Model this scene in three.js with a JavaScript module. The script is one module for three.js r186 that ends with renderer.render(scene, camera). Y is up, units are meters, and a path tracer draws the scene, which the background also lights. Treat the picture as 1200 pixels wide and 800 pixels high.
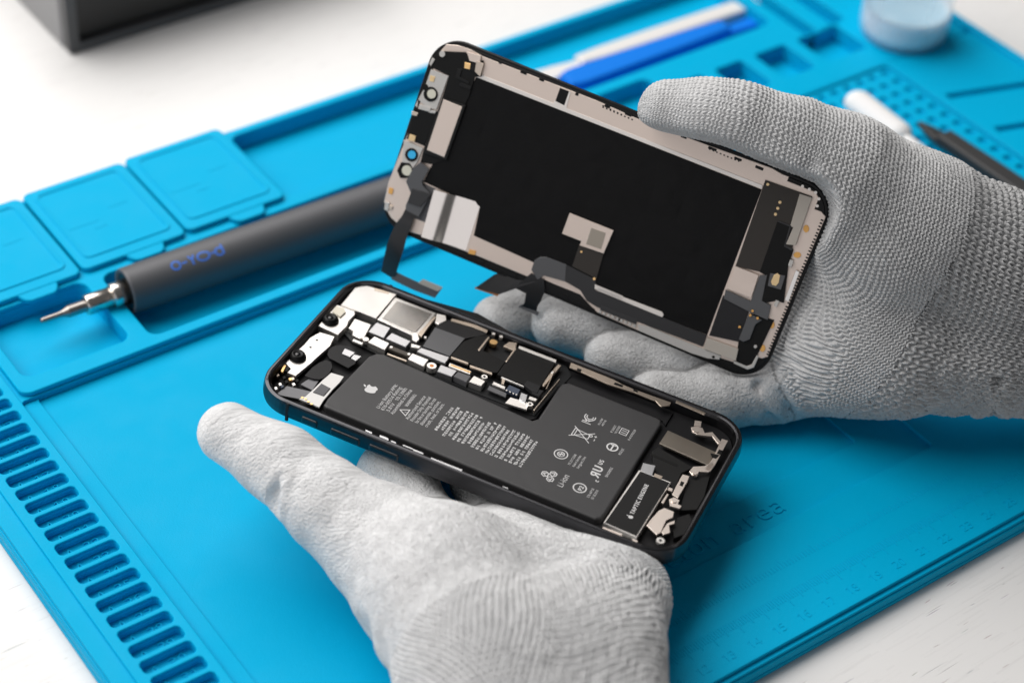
import * as THREE from 'three';
import { mergeGeometries, mergeVertices, toCreasedNormals } from 'three/addons/utils/BufferGeometryUtils.js';
import { RoundedBoxGeometry } from 'three/addons/geometries/RoundedBoxGeometry.js';
import { FontLoader } from 'three/addons/loaders/FontLoader.js';
import { TextGeometry } from 'three/addons/geometries/TextGeometry.js';
import { RectAreaLightUniformsLib } from 'three/addons/lights/RectAreaLightUniformsLib.js';

// ---------- camera, light, exposure ----------
const MM = 0.001;
const scene = new THREE.Scene();
const camera = new THREE.PerspectiveCamera(19.1088, 1.5, 0.05, 20);
camera.position.set(-0.34427, 0.46839, 0.26988);
camera.up.set(0.34436, 0.75847, -0.5533);
camera.lookAt(-0.34427 + 0.46898, 0.46839 - 0.64952, 0.26988 - 0.59849);
camera.focus = 0.64;
camera.userData.fStop = 7;
const renderer = new THREE.WebGLRenderer({ antialias: true });
renderer.toneMapping = THREE.LinearToneMapping;
renderer.toneMappingExposure = 1.1;
renderer.shadowMap.enabled = true;
RectAreaLightUniformsLib.init();
scene.background = new THREE.Color().setRGB(0.085, 0.086, 0.088);
const centre = new THREE.Vector3(-0.02, 0.03, -0.13);
function softbox(name, dir, dist, w, h, power, color) {
  const l = new THREE.RectAreaLight(color, power, w, h);
  l.name = name; l.position.copy(centre).addScaledVector(new THREE.Vector3(...dir).normalize(), dist); l.lookAt(centre); scene.add(l);
  return l;
}
softbox('key_softbox', [-0.22, 0.80, -0.56], 1.25, 1.9, 1.0, 4.6, 0xfffbf8);
softbox('fill_softbox', [-0.88, 0.27, 0.38], 1.4, 1.2, 0.8, 0.75, 0xfbfaff);

// ---------- helpers ----------
let seed = 7;
const rnd = () => { seed = (seed * 1664525 + 1013904223) >>> 0; return seed / 4294967296; };
const taken = {};
function numbered(n) { const k = taken[n] = (taken[n] ?? -1) + 1; return k ? n + '_' + String(k).padStart(3, '0') : n; }
function tag(o, label, category, group, kind) {
  o.userData.label = label; if (category) o.userData.category = category; if (group) o.userData.group = group; if (kind) o.userData.kind = kind; return o;
}
function shade(o) { o.traverse((m) => { if (m.isMesh) { m.castShadow = true; m.receiveShadow = true; } }); return o; }
function mesh(name, geo, mat, parent) { const m = new THREE.Mesh(geo, mat); m.name = name; (parent ?? scene).add(m); return m; }
function group(name, x = 0, y = 0, z = 0) { const g = new THREE.Group(); g.name = numbered(name); g.position.set(x * MM, y * MM, z * MM); scene.add(g); return g; }
// material: linear colour, roughness, metalness
function mt(r, g, b, rough = 0.5, metal = 0, extra = {}) { const { phys, ...e } = extra; const m = new (phys ? THREE.MeshPhysicalMaterial : THREE.MeshStandardMaterial)({ roughness: rough, metalness: metal, ...e }); m.color.setRGB(r, g, b); return m; }
// deterministic value noise
function hash3(x, y, z) { let h = Math.imul(x, 374761393) ^ Math.imul(y, 668265263) ^ Math.imul(z, 2147483647 - 1013); h = Math.imul(h ^ (h >>> 13), 1274126177); return ((h ^ (h >>> 16)) >>> 0) / 4294967296; }
function vnoise(x, y, z) {
  const xi = Math.floor(x), yi = Math.floor(y), zi = Math.floor(z), f = (t) => t * t * (3 - 2 * t), u = f(x - xi), v = f(y - yi), w = f(z - zi);
  const L = (a, b, t) => a + (b - a) * t, c = (i, j, k) => hash3(xi + i, yi + j, zi + k);
  return L(L(L(c(0, 0, 0), c(1, 0, 0), u), L(c(0, 1, 0), c(1, 1, 0), u), v), L(L(c(0, 0, 1), c(1, 0, 1), u), L(c(0, 1, 1), c(1, 1, 1), u), v), w);
}
// tileable 2-D noise with period n cells
function tnoise(x, y, n, s = 0) {
  const xi = Math.floor(x), yi = Math.floor(y), f = (t) => t * t * (3 - 2 * t), u = f(x - xi), v = f(y - yi), m = (a) => ((a % n) + n) % n;
  const c = (i, j) => hash3(m(xi + i), m(yi + j), s), a = c(0, 0) + (c(1, 0) - c(0, 0)) * u, b = c(0, 1) + (c(1, 1) - c(0, 1)) * u;
  return a + (b - a) * v;
}
function dataTex(n, fn, srgb) {
  const d = new Uint8Array(n * n * 4);
  for (let j = 0; j < n; j++) for (let i = 0; i < n; i++) { const c = fn(i / n, j / n, i, j); for (let k = 0; k < 3; k++) d[(j * n + i) * 4 + k] = Math.max(0, Math.min(255, Math.round(255 * (c.length ? c[k] : c)))); d[(j * n + i) * 4 + 3] = 255; }
  const t = new THREE.DataTexture(d, n, n, THREE.RGBAFormat); t.wrapS = t.wrapT = THREE.RepeatWrapping; t.magFilter = THREE.LinearFilter; t.minFilter = THREE.LinearMipmapLinearFilter; t.generateMipmaps = true;
  if (srgb) t.colorSpace = THREE.SRGBColorSpace; t.needsUpdate = true; return t;
}
// polygon [x, v, x, v ...] in mm lying in the local x-z plane, top face at height h, thickness t (mm)
function shapeOf(p) { const s = new THREE.Shape(); for (let i = 0; i < p.length; i += 2) { if (i) s.lineTo(p[i] * MM, -p[i + 1] * MM); else s.moveTo(p[i] * MM, -p[i + 1] * MM); } s.closePath(); return s; }
function slab(shape, h, t, bev = 0.1, segs = 1, curve = 6) {
  const b = Math.min(bev, t * 0.45) * MM;
  const g = new THREE.ExtrudeGeometry(shape, { depth: t * MM - 2 * b, bevelEnabled: b > 0, bevelSize: b, bevelOffset: -b, bevelThickness: b, bevelSegments: segs, curveSegments: curve, steps: 1 });
  g.translate(0, 0, b); g.rotateX(-Math.PI / 2); g.translate(0, (h - t) * MM, 0); return g;
}
function rrect(x0, x1, z0, z1, r, hole) {   // rounded rectangle in mm as a Shape or a Path for a hole
  const s = hole ? new THREE.Path() : new THREE.Shape(), a = x0 * MM, b = x1 * MM, c = -z1 * MM, d = -z0 * MM; r = Math.min(r * MM, (b - a) / 2.01, (d - c) / 2.01);
  s.moveTo(a + r, c); s.lineTo(b - r, c); s.absarc(b - r, c + r, r, -Math.PI / 2, 0); s.lineTo(b, d - r); s.absarc(b - r, d - r, r, 0, Math.PI / 2);
  s.lineTo(a + r, d); s.absarc(a + r, d - r, r, Math.PI / 2, Math.PI); s.lineTo(a, c + r); s.absarc(a + r, c + r, r, Math.PI, Math.PI * 1.5); s.closePath(); return s;
}
function cyl(x, v, h, t, r, seg = 20) { const g = new THREE.CylinderGeometry(r * MM, r * MM, t * MM, seg); g.translate(x * MM, (h - t / 2) * MM, v * MM); return g; }
function loop(pts) { return new THREE.LatheGeometry(pts.map(([r, y]) => new THREE.Vector2(r * MM, y * MM)), 48); }
function merged(list) { return mergeGeometries(list.map((g) => { const n = g.index ? g.toNonIndexed() : g; for (const k of Object.keys(n.attributes)) if (!['position', 'normal', 'uv'].includes(k)) n.deleteAttribute(k); return n; })); }
// ---------- measured outlines (mm): phone parts [name, material, top height, thickness, outline, radius], hand joints [x, y, z, radius] ----------
const DATA = {
  B: [
    ["metal_shield","silver",-1.0,2.5,[-68.57,-31.28,-55.15,-33.05,-55.03,-17.89,-68.15,-17.92]],
    ["shield_frame","silver",-1.1,2.4,[-54.9,-31.46,-39.52,-31.54,-39.5,-16.62,-54.59,-17.87]],
    ["metal_shield","polished",-0.85,0.3,[-53.4,-29.83,-40.57,-30.12,-40.81,-18.12,-53.32,-18.81]],
    ["camera_bracket","nickel",-1.6,3,[-70.55,-17.71,-62.92,-17.74,-62.19,-16.35,-62.28,-11.95,-61.59,-9.95,-61.89,-4.26,-70.3,-4.83,-69.97,-12.46,-70.34,-13.15]],
    ["sensor_block","cream",-0.9,0.9,[-69.14,-14.97,-69.08,-16.39,-66.32,-16.65,-65.05,-15.31,-65.34,-12.01,-68.75,-12.85]],
    ["camera_bracket","nickel",-2.0,1.5,[-67.69,-2.46,-62.62,-3.2,-61.57,1.93,-62.49,10.22,-62.61,12.48,-63.76,20.75,-66.85,20.83,-66.73,18.39,-70.16,17.06,-69.03,5.69,-69.1,1.84]],
    ["bracket_hole","black",-1.95,0.2,[-66.57,1.63],0.45],
    ["bracket_hole","black",-1.95,0.2,[-66.57,6.0],0.45],
    ["contact","gold",-2,1.2,[-70.02,17.87,-68.7,18.01,-67.98,21.51,-68.97,21.41]],
    ["contact","black",-1.6,1.2,[-68.4,18.87,-66.96,18.68,-66.73,20.76,-67.73,20.91]],
    ["circuit_component","gold",-2.6,1.0,[-65.54,22.45,-64.97,21.59,-64.01,22.43,-64.49,23.44]],
    ["circuit_component","nickel",-2.6,1.0,[-63.43,24.02,-62.86,23.16,-61.9,24.01,-62.39,25.0]],
    ["circuit_component","bronze",-2.6,1.0,[-69.95,22.84,-69.38,21.98,-68.41,22.83,-68.89,23.83]],
    ["circuit_component","nickel",-2.6,1.0,[-67.04,26.35,-66.48,25.5,-65.52,26.34,-66.0,27.33]],
    ["circuit_component","nickel",-2.6,1.0,[-67.21,28.79,-66.64,27.94,-65.68,28.77,-66.17,29.76]],
    ["circuit_component","navy",-2.6,1.0,[-66.04,26.77,-65.47,25.92,-64.51,26.76,-65.0,27.75]],
    ["circuit_component","bronze",-2.6,1.0,[-64.96,21.83,-64.39,20.97,-63.43,21.81,-63.92,22.82]],
    ["circuit_component","black",-2.6,1.0,[-65.95,24.18,-65.39,23.33,-64.42,24.17,-64.91,25.17]],
    ["circuit_component","black",-2.6,1.0,[-63.43,21.81,-62.85,20.96,-61.89,21.8,-62.38,22.81]],
    ["circuit_component","black",-2.6,1.0,[-67.53,22.75,-66.96,21.89,-65.99,22.74,-66.48,23.74]],
    ["circuit_component","bronze",-2.6,1.0,[-71.58,19.94,-71.01,19.08,-70.04,19.93,-70.52,20.94]],
    ["inner_film","grayfilm",-3.4,0.5,[-61.24,22.1,-60.1,17.44,-57.23,17.06,-56.69,22.57]],
    ["inner_film","grayfilm",-3.2,0.5,[-65.3,30.8,-64.36,25.36,-56.2,23.5,-57.03,26.45,-58.24,28.67]],
    ["flex_cable","blackfilm",-2.7,0.4,[-61.85,18.3,-61.7,13.49,-60.97,10.26,-59.74,7.95,-57.85,7.98,-56.31,9.99,-55.73,13.09,-56.01,16.0,-56.99,17.61,-58.72,18.39,-60.44,18.62]],
    ["flex_cable","blackfilm",-2.5,0.4,[-60.6,5.51,-61.38,3.47,-61.15,1.28,-59.47,-0.85,-56.27,-1.91,-53.01,-0.46,-51.39,2.04,-50.9,4.75,-51.76,7.81,-56.14,7.15,-59.12,6.82]],
    ["chip","darksilver",-2.1,0.4,[-57.07,0.2,-53.28,0.28,-53.68,3.08,-56.68,3.0]],
    ["chip","darksilver",-2.1,0.4,[-53.23,1.26,-50.71,0.74,-51.17,3.72,-53.16,3.35]],
    ["flex_board","whiteplate",-2.4,0.6,[-55.22,12.93,-50.91,12.36,-50.69,15.67,-50.96,19.75,-50.94,26.0,-50.53,29.56,-57.85,29.49,-56.64,27.27,-56.17,23.11,-55.83,17.52]],
    ["pad","graypad",-2.1,0.3,[-55.24,19.51,-51.78,19.96,-51.85,24.35,-55.55,24.56]],
    ["contact","gold",-2.2,0.3,[-57.14,28.58],0.4],
    ["contact","gold",-2.2,0.3,[-55.91,28.61],0.4],
    ["contact","gold",-2.2,0.3,[-54.61,29.21],0.4],
    ["contact","gold",-2.2,0.3,[-53.22,29.65],0.4],
    ["chip","nickel",-1.2,2,[-61.02,-14.06,-55.05,-14.29,-53.9,-7.12,-54.75,-5.95,-57.88,-6.32,-58.56,-8.31,-60.5,-8.86]],
    ["clip","nickel",-1.4,1,[-56.76,-4.92,-53.05,-4.82,-52.85,-3.75,-56.51,-3.76]],
    ["screw","nickel",-0.9,1.5,[-52.99,-6.37],1.0],
    ["chip","darksilver",-1.2,2,[-54.12,-16.31,-48.97,-16.32,-48.42,-10.58,-54.19,-10.74]],
    ["chip","darksilver",-1.2,2,[-47.39,-14.3,-40.21,-13.84,-40.34,-10.44,-47.76,-10.71]],
    ["chip","nickel",-1.1,2.4,[-51.32,-9.44,-45.6,-8.96,-45.34,-5.24,-51.81,-5.8]],
    ["board_connector","connector",-1.6,1.5,[-45.1,-8.8,-37.82,-8.76,-37.65,-6.97,-45.05,-6.91]],
    ["contact","nickel",-1.5,0.3,[-44.43,-8.01],0.5],
    ["contact","nickel",-1.5,0.3,[-38.01,-8.02],0.5],
    ["contact_strip","bronze",-2.2,0.6,[-44.42,-5.42,-37.48,-5.67,-37.28,-4.91,-44.23,-4.71]],
    ["chip","nickel",-1.1,2.6,[-37.05,-8.56,-31.1,-8.58,-31.04,-4.79,-37.05,-5.3]],
    ["clip","nickel",-1.2,1,[-39.58,-12.93,-36.2,-13.45,-36.34,-12.04,-38.9,-11.2]],
    ["screw","nickel",-1.1,0.4,[-37.92,-12.49],0.5],
    ["clip","nickel",-0.7,1.5,[-41.65,-17.35,-40.29,-18.66,-38.02,-15.77,-38.23,-14.12,-39.92,-14.23]],
    ["clip","bronze",-1.0,1.2,[-39.31,-29.84,-38.68,-29.44,-38.14,-17.34,-40.01,-18.67]],
    ["clip","nickel",-0.9,1,[-39.28,-31.28,-36.3,-31.99,-34.88,-29.8,-36.2,-26.45,-37.63,-26.74]],
    ["clip","nickel",-0.9,1,[-37.61,-18.46,-36.76,-18.59,-36.36,-17.63,-37.31,-17.62]],
    ["flex_cable","blackfilm",-1.2,0.4,[-36.89,-26.43,-35.9,-28.94,-33.73,-31.32,-29.07,-33.14,-24.7,-33.22,-21.13,-31.85,-20.59,-30.67,-23.95,-26.93,-25.71,-24.86,-36.49,-24.84]],
    ["flex_cable","grayflex",-0.9,0.4,[-36.49,-24.4,-25.69,-24.75,-26.03,-13.68,-35.66,-13.38]],
    ["flex_clamp","darksilver",-1.0,1.4,[-35.78,-12.54,-25.86,-13.34,-25.79,-9.83,-36.23,-10.15]],
    ["black_tape","black",-1.0,0.8,[-25.44,-23.25,-22.82,-28.04,-19.13,-31.24,-17.92,-22.45,-9.48,-21.35,-9.36,-14.91,-11.09,-13.79,-25.82,-14.46]],
    ["shield_edge","bronze",-0.95,0.8,[-25.59,-13.98,-19.47,-14.22,-19.16,-13.31,-25.27,-13.06]],
    ["shield_edge","bronze",-0.95,0.8,[-18.57,-13.5,-10.77,-13.93,-10.4,-12.88,-18.19,-12.45]],
    ["board_connector","nickel",-1.5,1.4,[-24.85,-11.37,-16.97,-11.54,-16.74,-9.82,-24.49,-9.71]],
    ["contact_strip","gold",-1.4,0.2,[-24.11,-11.0,-17.03,-11.18,-16.99,-10.33,-24.01,-10.18]],
    ["chip","darksilver",-1.1,2.4,[-26.74,-8.47,-20.94,-8.71,-21.03,-5.15,-26.28,-4.95]],
    ["chip","graypad",-1.1,2.4,[-20.45,-8.44,-15.95,-8.73,-15.92,-5.26,-20.73,-5.64]],
    ["chip","nickel",-1.0,2.6,[-15.2,-9.37,-10.91,-8.94,-10.97,-6.02,-15.31,-5.81]],
    ["screw_post","nickel",-0.8,2,[-12.04,-10.55],1.0],
    ["screw_post","nickel",-0.8,2,[-28.85,-6.09],1.55],
    ["screw_recess","copper",-0.75,0.2,[-28.82,-6.03],0.7],
    ["screw_recess","black",-0.75,0.2,[-12.02,-10.5],0.45],
    ["processor_package","black",-0.8,2,[-9.45,-30.02,4.9,-30.1,5.54,-15.62,0.5,-13.93,-9.07,-13.91]],
    ["shield_edge","nickel",-0.4,1.2,[-8.79,-30.76,4.75,-30.88,5.08,-29.54,-8.43,-29.47]],
    ["shield_edge","bronze",-0.6,1.2,[-8.84,-28.97,-8.84,-21.05,-9.41,-21.25,-9.64,-29.2]],
    ["shield_edge","nickel",-0.7,1,[-7.38,-13.57,0.73,-13.38,0.96,-12.86,-7.11,-12.96]],
    ["clip","bronze",-1.4,1.2,[-13.52,-28.79,-9.21,-28.51,-10.23,-32.88,-12.79,-31.8]],
    ["screw","gold",-1.2,1.4,[-17.01,-28.57],1.3],
    ["clip","bronze",-0.9,1.2,[-19.63,-29.8,-18.89,-29.7,-18.86,-21.5,-19.69,-21.81]],
    ["spring_contact","nickel",-0.7,1.2,[-18.62,-31.92],0.6],
    ["spring_contact","nickel",-0.7,1.2,[-15.89,-31.97],0.6],
    ["clip","bronze",-1.2,1.2,[5.69,-30.02,6.98,-29.99,6.25,-17.24,4.87,-17.29]],
    ["contact","nickel",-1.1,0.3,[5.46,-25.72,6.32,-25.71,6.17,-24.48,5.44,-24.57]],
    ["chip","navy",-1.0,1.6,[-3.54,-11.59,0.47,-11.4,0.73,-8.53,-3.62,-8.76]],
    ["contact","nickel",-0.95,0.3,[-3.18,-8.53],0.28],
    ["contact","nickel",-0.95,0.3,[-1.95,-8.44],0.28],
    ["contact","nickel",-0.95,0.3,[-0.7,-8.31],0.28],
    ["contact","nickel",-0.95,0.3,[0.37,-8.34],0.28],
    ["clip","nickel",-1.0,1.2,[-8.58,-10.29,-4.2,-10.05,-3.98,-8.81,-8.48,-8.96]],
    ["contact","bronze",-0.9,0.8,[-6.89,-12.92,-5.67,-12.87,-5.08,-10.46,-5.94,-10.46]],
    ["board_connector","blackmatte",-0.5,1.6,[0.8,-16.23,5.47,-16.06,6.02,-12.09,4.32,-12.1,0.61,-13.59]],
    ["board_connector","blackmatte",-0.7,1.4,[4.21,-13.96,7.24,-14.8,7.09,-11.28,4.37,-11.29]],
    ["board_connector","darksilver",-1.0,1.2,[1.17,-10.19,3.5,-10.31,4.45,-6.26,1.99,-6.86]],
    ["flex_cable","graypad",-1.8,0.5,[-9.18,-8.48,-2.87,-8.11,-2.36,-6.24,-8.91,-6.43]],
    ["metal_tab","nickel",-1.4,0.8,[-0.9,-6.64,5.23,-7.29,6.02,-3.99,-1.19,-3.17]],
    ["screw_post","nickel",-0.9,1.4,[6.02,-6.48],1.0],
    ["screw_recess","black",-0.85,0.2,[6.0,-6.51],0.4],
    ["contact","nickel",-1.0,0.8,[4.31,-10.0,7.0,-10.19,6.87,-8.8,4.43,-8.59]],
    ["board_edge","bronze",-0.9,1.5,[9.03,-23.33,9.39,-23.06,8.45,-4.56,7.99,-4.7]],
    ["board_edge","bronze",-0.9,0.8,[5.91,-26.59,6.19,-26.43,7.59,-16.41,7.3,-16.45]],
    ["logic_board","board",-3.3,0.8,[-70.68,-23.24,-64.5,-36.19,-28.65,-41.83,6.5,-34.72,11.16,-29.56,8.58,-4.7,-43.2,-3.91,-57.41,-5.4,-66.64,-10.86]],
    ["rim_bracket","bronze",-0.8,0.6,[9.22,-32.69,24.36,-32.55,27.98,-31.85,31.93,-31.65,39.51,-31.97,44.88,-32.26,44.99,-30.53,42.77,-28.48,40.21,-30.16,32.5,-30.19,24.02,-29.29,12.53,-30.17,9.71,-30.21]],
    ["rim_slot","black",-0.75,0.2,[12.08,-31.21,13.71,-31.33,13.82,-30.01,12.26,-30.11]],
    ["rim_slot","black",-0.75,0.2,[25.35,-31.46,28.36,-31.56,28.49,-30.27,25.44,-30.14]],
    ["rim_slot","black",-0.75,0.2,[31.94,-31.59,33.61,-31.56,33.7,-30.62,32.04,-30.65]],
    ["rim_strip","bronze",-0.3,0.4,[46.16,-33.68,56.55,-33.15,56.48,-31.85,46.24,-32.46]],
    ["rim_strip","bronze",-0.9,0.5,[-33.8,-31.69,-25.75,-33.07,-21.0,-32.78,-20.84,-31.43,-26.11,-31.36,-33.61,-30.34]],
    ["rim_strip","bronze",-0.9,0.5,[-62.94,-31.89,-57.73,-32.61,-57.53,-31.55,-62.25,-30.55]],
    ["rim_strip","nickel",-0.9,0.5,[-45.98,-34.83,-40.98,-35.2,-40.43,-33.8,-45.43,-33.43]],
    ["rim_clip","darksilver",-0.6,0.6,[-32.8,32.77,-30.44,32.75,-29.93,33.72,-32.29,33.74]],
    ["rim_clip","darksilver",-0.6,0.6,[-27.95,32.51,-24.89,32.48,-24.26,33.72,-27.31,33.76]],
    ["rim_clip","darksilver",-0.6,0.6,[-23.86,32.88,-22.1,32.87,-21.68,33.7,-23.44,33.71]],
    ["rim_clip","darksilver",-0.6,0.6,[-19.9,32.57,-16.4,32.53,-16.12,33.08,-19.62,33.12]],
    ["rim_clip","darksilver",-0.6,0.6,[-16.33,32.67,-12.83,32.63,-12.49,33.32,-15.98,33.36]],
    ["rim_clip","darksilver",-0.3,0.5,[-9.83,33.46,0.78,33.21,0.99,34.14,-9.61,34.39]],
    ["rim_clip","darksilver",-0.3,0.5,[27.18,33.96,37.95,34.21,37.94,34.86,27.22,34.47]],
    ["rim_clip","darksilver",-0.3,0.4,[14.34,33.08,16.19,33.07,16.26,33.52,14.36,33.51]],
    ["vibration_motor_edge","nickel",-1.75,3.5,[47.33,2.22,58.03,2.0,57.68,30.3,46.55,29.77]],
    ["vibration_motor","motorblack",-1.6,0.5,[47.99,2.81,57.74,2.67,57.29,29.86,46.96,29.6]],
    ["bracket_tab","darksilver",-1.5,1,[47.35,-1.27,51.22,-2.17,51.92,3.0,47.85,2.51]],
    ["bracket_tab","bronze",-1.5,0.8,[52.23,1.29,54.92,1.22,54.9,2.85,52.47,2.76]],
    ["speaker_plate","bronzeplate",-1.8,1,[48.54,-20.18,65.5,-18.88,65.29,-11.74,48.38,-12.79]],
    ["speaker_box","blackplastic",-2.6,2,[62.09,-2.2,67.33,-9.05,69.19,1.4,69.18,8.33,64.69,11.61]],
    ["speaker_box","blackplastic",-3.0,2,[47.4,-9.42,48.6,-12.28,61.43,-9.44,59.21,-4.96,59.94,4.7,56.68,3.73,51.88,-0.35]],
    ["speaker_box","blackplastic",-2.8,2,[65.17,14.48,67.66,10.99,70.15,14.3,69.34,20.56,67.38,23.67,65.66,19.96]],
    ["box_slot","black",-2.9,0.2,[47.48,-8.3,56.88,-7.99,56.89,-6.76,47.52,-7.18]],
    ["antenna_bracket","pinknickel",-1.4,0.7,[54.57,-28.99,56.61,-29.75,57.24,-27.12,55.17,-26.45]],
    ["antenna_bracket","pinknickel",-1.4,0.7,[54.62,-25.23,56.07,-26.7,58.0,-26.85,59.34,-25.01,61.32,-26.81,64.87,-24.25,65.87,-23.29,64.87,-22.44,62.05,-24.8,59.51,-23.62,57.45,-22.95,55.6,-23.49]],
    ["antenna_bracket","pinknickel",-1.4,0.7,[65.1,-25.46,67.13,-25.68,67.37,-12.73,67.11,-8.96,65.23,-8.8,65.3,-10.39,65.67,-14.76]],
    ["antenna_bracket","pinknickel",-1.4,0.7,[61.62,-8.07,64.68,-10.31,66.12,-13.49,67.37,-12.21,66.74,-8.21,64.02,-6.81,64.19,-4.58,62.73,-4.17,61.34,-5.33]],
    ["antenna_bracket","pinknickel",-1.4,0.7,[59.97,-2.94,62.1,-3.27,62.5,-0.47,62.48,8.03,60.32,7.39,60.09,2.54]],
    ["antenna_bracket","pinknickel",-1.4,0.7,[60.31,9.88,61.29,8.28,63.29,8.51,63.38,10.43,64.7,10.59,64.64,12.1,61.62,12.5]],
    ["antenna_bracket","pinknickel",-1.4,0.7,[59.3,16.39,60.39,14.25,63.54,14.24,64.18,16.76,62.84,19.03,63.24,25.0,62.52,26.39,58.41,24.18,58.62,21.16]],
    ["antenna_bracket","pinknickel",-1.4,0.7,[63.54,20.04,65.13,17.61,65.48,19.03,64.4,20.66,65.77,23.44,64.29,25.3,63.35,24.46]],
    ["antenna_bracket","pinknickel",-1.4,0.7,[58.88,7.8,59.45,7.94,59.43,12.59,58.66,12.39]],
    ["antenna_bracket","pinknickel",-1.4,0.7,[47.17,31.89,53.42,31.54,53.64,33.01,47.51,33.49]],
    ["antenna_bracket","pinknickel",-1.4,0.7,[56.83,31.79,58.48,31.71,58.69,33.18,57.18,33.45]],
    ["antenna_bracket","pinknickel",-1.4,0.7,[58.23,4.91,59.67,4.81,59.87,6.19,58.49,6.25]],
    ["bracket_slot","black",-1.35,0.2,[66.01,-20.14,67.29,-20.22,67.45,-17.91,66.02,-17.74]],
    ["bracket_slot","black",-1.35,0.2,[60.64,0.25,61.79,0.24,61.97,2.44,60.84,2.34]],
    ["bracket_slot","black",-1.35,0.2,[64.23,-16.92,67.19,-17.74,66.74,-15.37,65.52,-15.13]],
    ["screw","nickel",-1.2,1,[64.45,28.26],1.3],
    ["screw_recess","black",-1.15,0.2,[64.46,28.31],0.5],
    ["screw","pinknickel",-1.1,0.6,[56.61,-24.17],0.9],
    ["screw","pinknickel",-1.1,0.6,[63.11,-5.26],0.8],
    ["screw","pinknickel",-1.1,0.6,[61.9,10.04],0.8]
  ],
  D: [
    ["graphite_sheet","graphite",0.45,0.35,[-53.68,-25.5,47.88,-26.51,48.7,25.47,32.95,25.98,-15.44,25.76,-36.86,25.26,-38.1,15.36,-59.38,14.69]],
    ["border_strip","platebright",0.5,0.4,[-53.49,-26.79,47.63,-27.92,47.83,-26.65,-53.48,-25.43]],
    ["border_strip","platebright",0.95,0.3,[8.83,24.91,32.14,24.15,32.93,24.83,32.78,25.84,9.26,26.07]],
    ["border_strip","platebright",0.95,0.3,[7.7,24.37,17.96,24.4,18.52,25.9,8.25,25.87]],
    ["sensor_housing","black",0.9,0.9,[-68.19,-28.94,-59.8,-31.83,-56.93,-30.31,-53.05,-31.45,-51.99,-26.22,-54.05,-25.41,-53.67,-18.74,-54.27,-14.84,-62.31,-14.18,-62.43,-22.5,-68.43,-22.8,-68.54,-26.54]],
    ["sensor_housing","black",0.8,0.7,[-70.12,-8.0,-61.98,-9.7,-62.79,2.98,-69.57,2.99]],
    ["sensor_housing","black",0.8,0.7,[-62.9,2.64,-53.7,3.96,-58.69,7.94,-62.43,8.67]],
    ["housing_rib","blackplastic",1.2,0.4,[-60.4,-25.98,-58.91,-26.19,-58.79,-23.59,-55.18,-23.34,-55.15,-22.37,-60.05,-22.71]],
    ["housing_rib","blackplastic",1.2,0.4,[-57.86,-22.06,-53.96,-22.08,-53.97,-20.79,-58.16,-20.65]],
    ["earpiece_speaker","blackplastic",1.5,1.3,[-62.18,-14.84,-53.73,-15.45,-53.92,4.48,-62.44,5.13]],
    ["earpiece_plate","plate",1.65,0.2,[-61.56,-14.57,-54.66,-14.64,-54.93,3.7,-61.47,3.63]],
    ["sensor_bracket","nickelmatte",1.0,0.5,[-68.99,-22.22,-62.59,-22.37,-62.86,-10.14,-67.08,-9.77,-69.94,-11.17,-69.12,-15.7]],
    ["sensor_ring","black",1.2,0.5,[-66.38,-14.36],2.5],
    ["sensor_window","creamglow",1.5,0.3,[-66.06,-14.68],1.55],
    ["sensor_ring","black",1.1,0.5,[-69.0,-15.91],1.1],
    ["hinge","nickelmatte",1.2,0.5,[-69.01,-9.8,-64.78,-10.18,-64.73,-8.66,-68.85,-8.17]],
    ["hinge","nickelmatte",1.1,0.5,[-64.92,-9.34,-62.72,-9.83,-62.92,-8.83,-64.97,-8.32]],
    ["hinge","bronze",1.1,0.4,[-70.74,-6.64,-68.41,-6.79,-68.62,-5.56,-70.47,-5.36]],
    ["gold_pad","gold",1.2,0.3,[-58.78,-28.73,-56.71,-29.08,-56.34,-27.12,-58.33,-26.79]],
    ["gold_pad","goldpale",1.15,0.3,[-68.58,-20.27,-66.75,-20.45,-66.73,-18.56,-68.24,-18.35]],
    ["gold_pad","goldpale",1.15,0.4,[-68.93,0.97,-66.73,0.87,-66.52,2.88,-68.84,3.11]],
    ["sensor_bracket","nickelmatte",1.0,0.5,[-70.31,3.65,-63.06,3.83,-63.43,9.05,-64.14,11.68,-68.36,11.05]],
    ["sensor_ring","black",1.2,0.4,[-66.07,7.43],2.3],
    ["sensor_window","blueglass",1.5,0.3,[-65.87,7.23],1.4],
    ["sensor_ring","black",1.15,0.5,[-69.15,14.48,-68.67,11.15,-65.74,10.35,-62.92,12.73,-64.1,15.17,-67.27,16.46]],
    ["sensor_window","creamglow",1.5,0.3,[-65.83,12.99],1.75],
    ["pin","nickelmatte",1.3,1,[-66.95,-28.49],1.0],
    ["metal_tab","plate",1.1,0.4,[-59.27,-32.28,-54.26,-32.88,-53.68,-30.1,-57.45,-29.76]],
    ["hinge","bronze",1.4,0.6,[-55.18,-30.68,-52.42,-30.78,-52.21,-26.19,-54.5,-27.18]],
    ["sensor_housing","blackplastic",1.1,0.5,[-59.17,-29.09,-54.59,-29.37,-54.58,-27.11,-58.59,-26.3]],
    ["edge_spring","nickelmatte",0.9,0.4,[-69.93,-26.0,-68.84,-25.82,-69.36,-23.2,-70.14,-23.65]],
    ["edge_spring","nickelmatte",0.9,0.4,[-70.33,-8.7,-69.97,-11.14,-69.32,-8.33]],
    ["gold_pad","orange",0.6,0.2,[-70.09,21.11,-68.44,20.98,-68.23,23.03,-69.79,23.2]],
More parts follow.
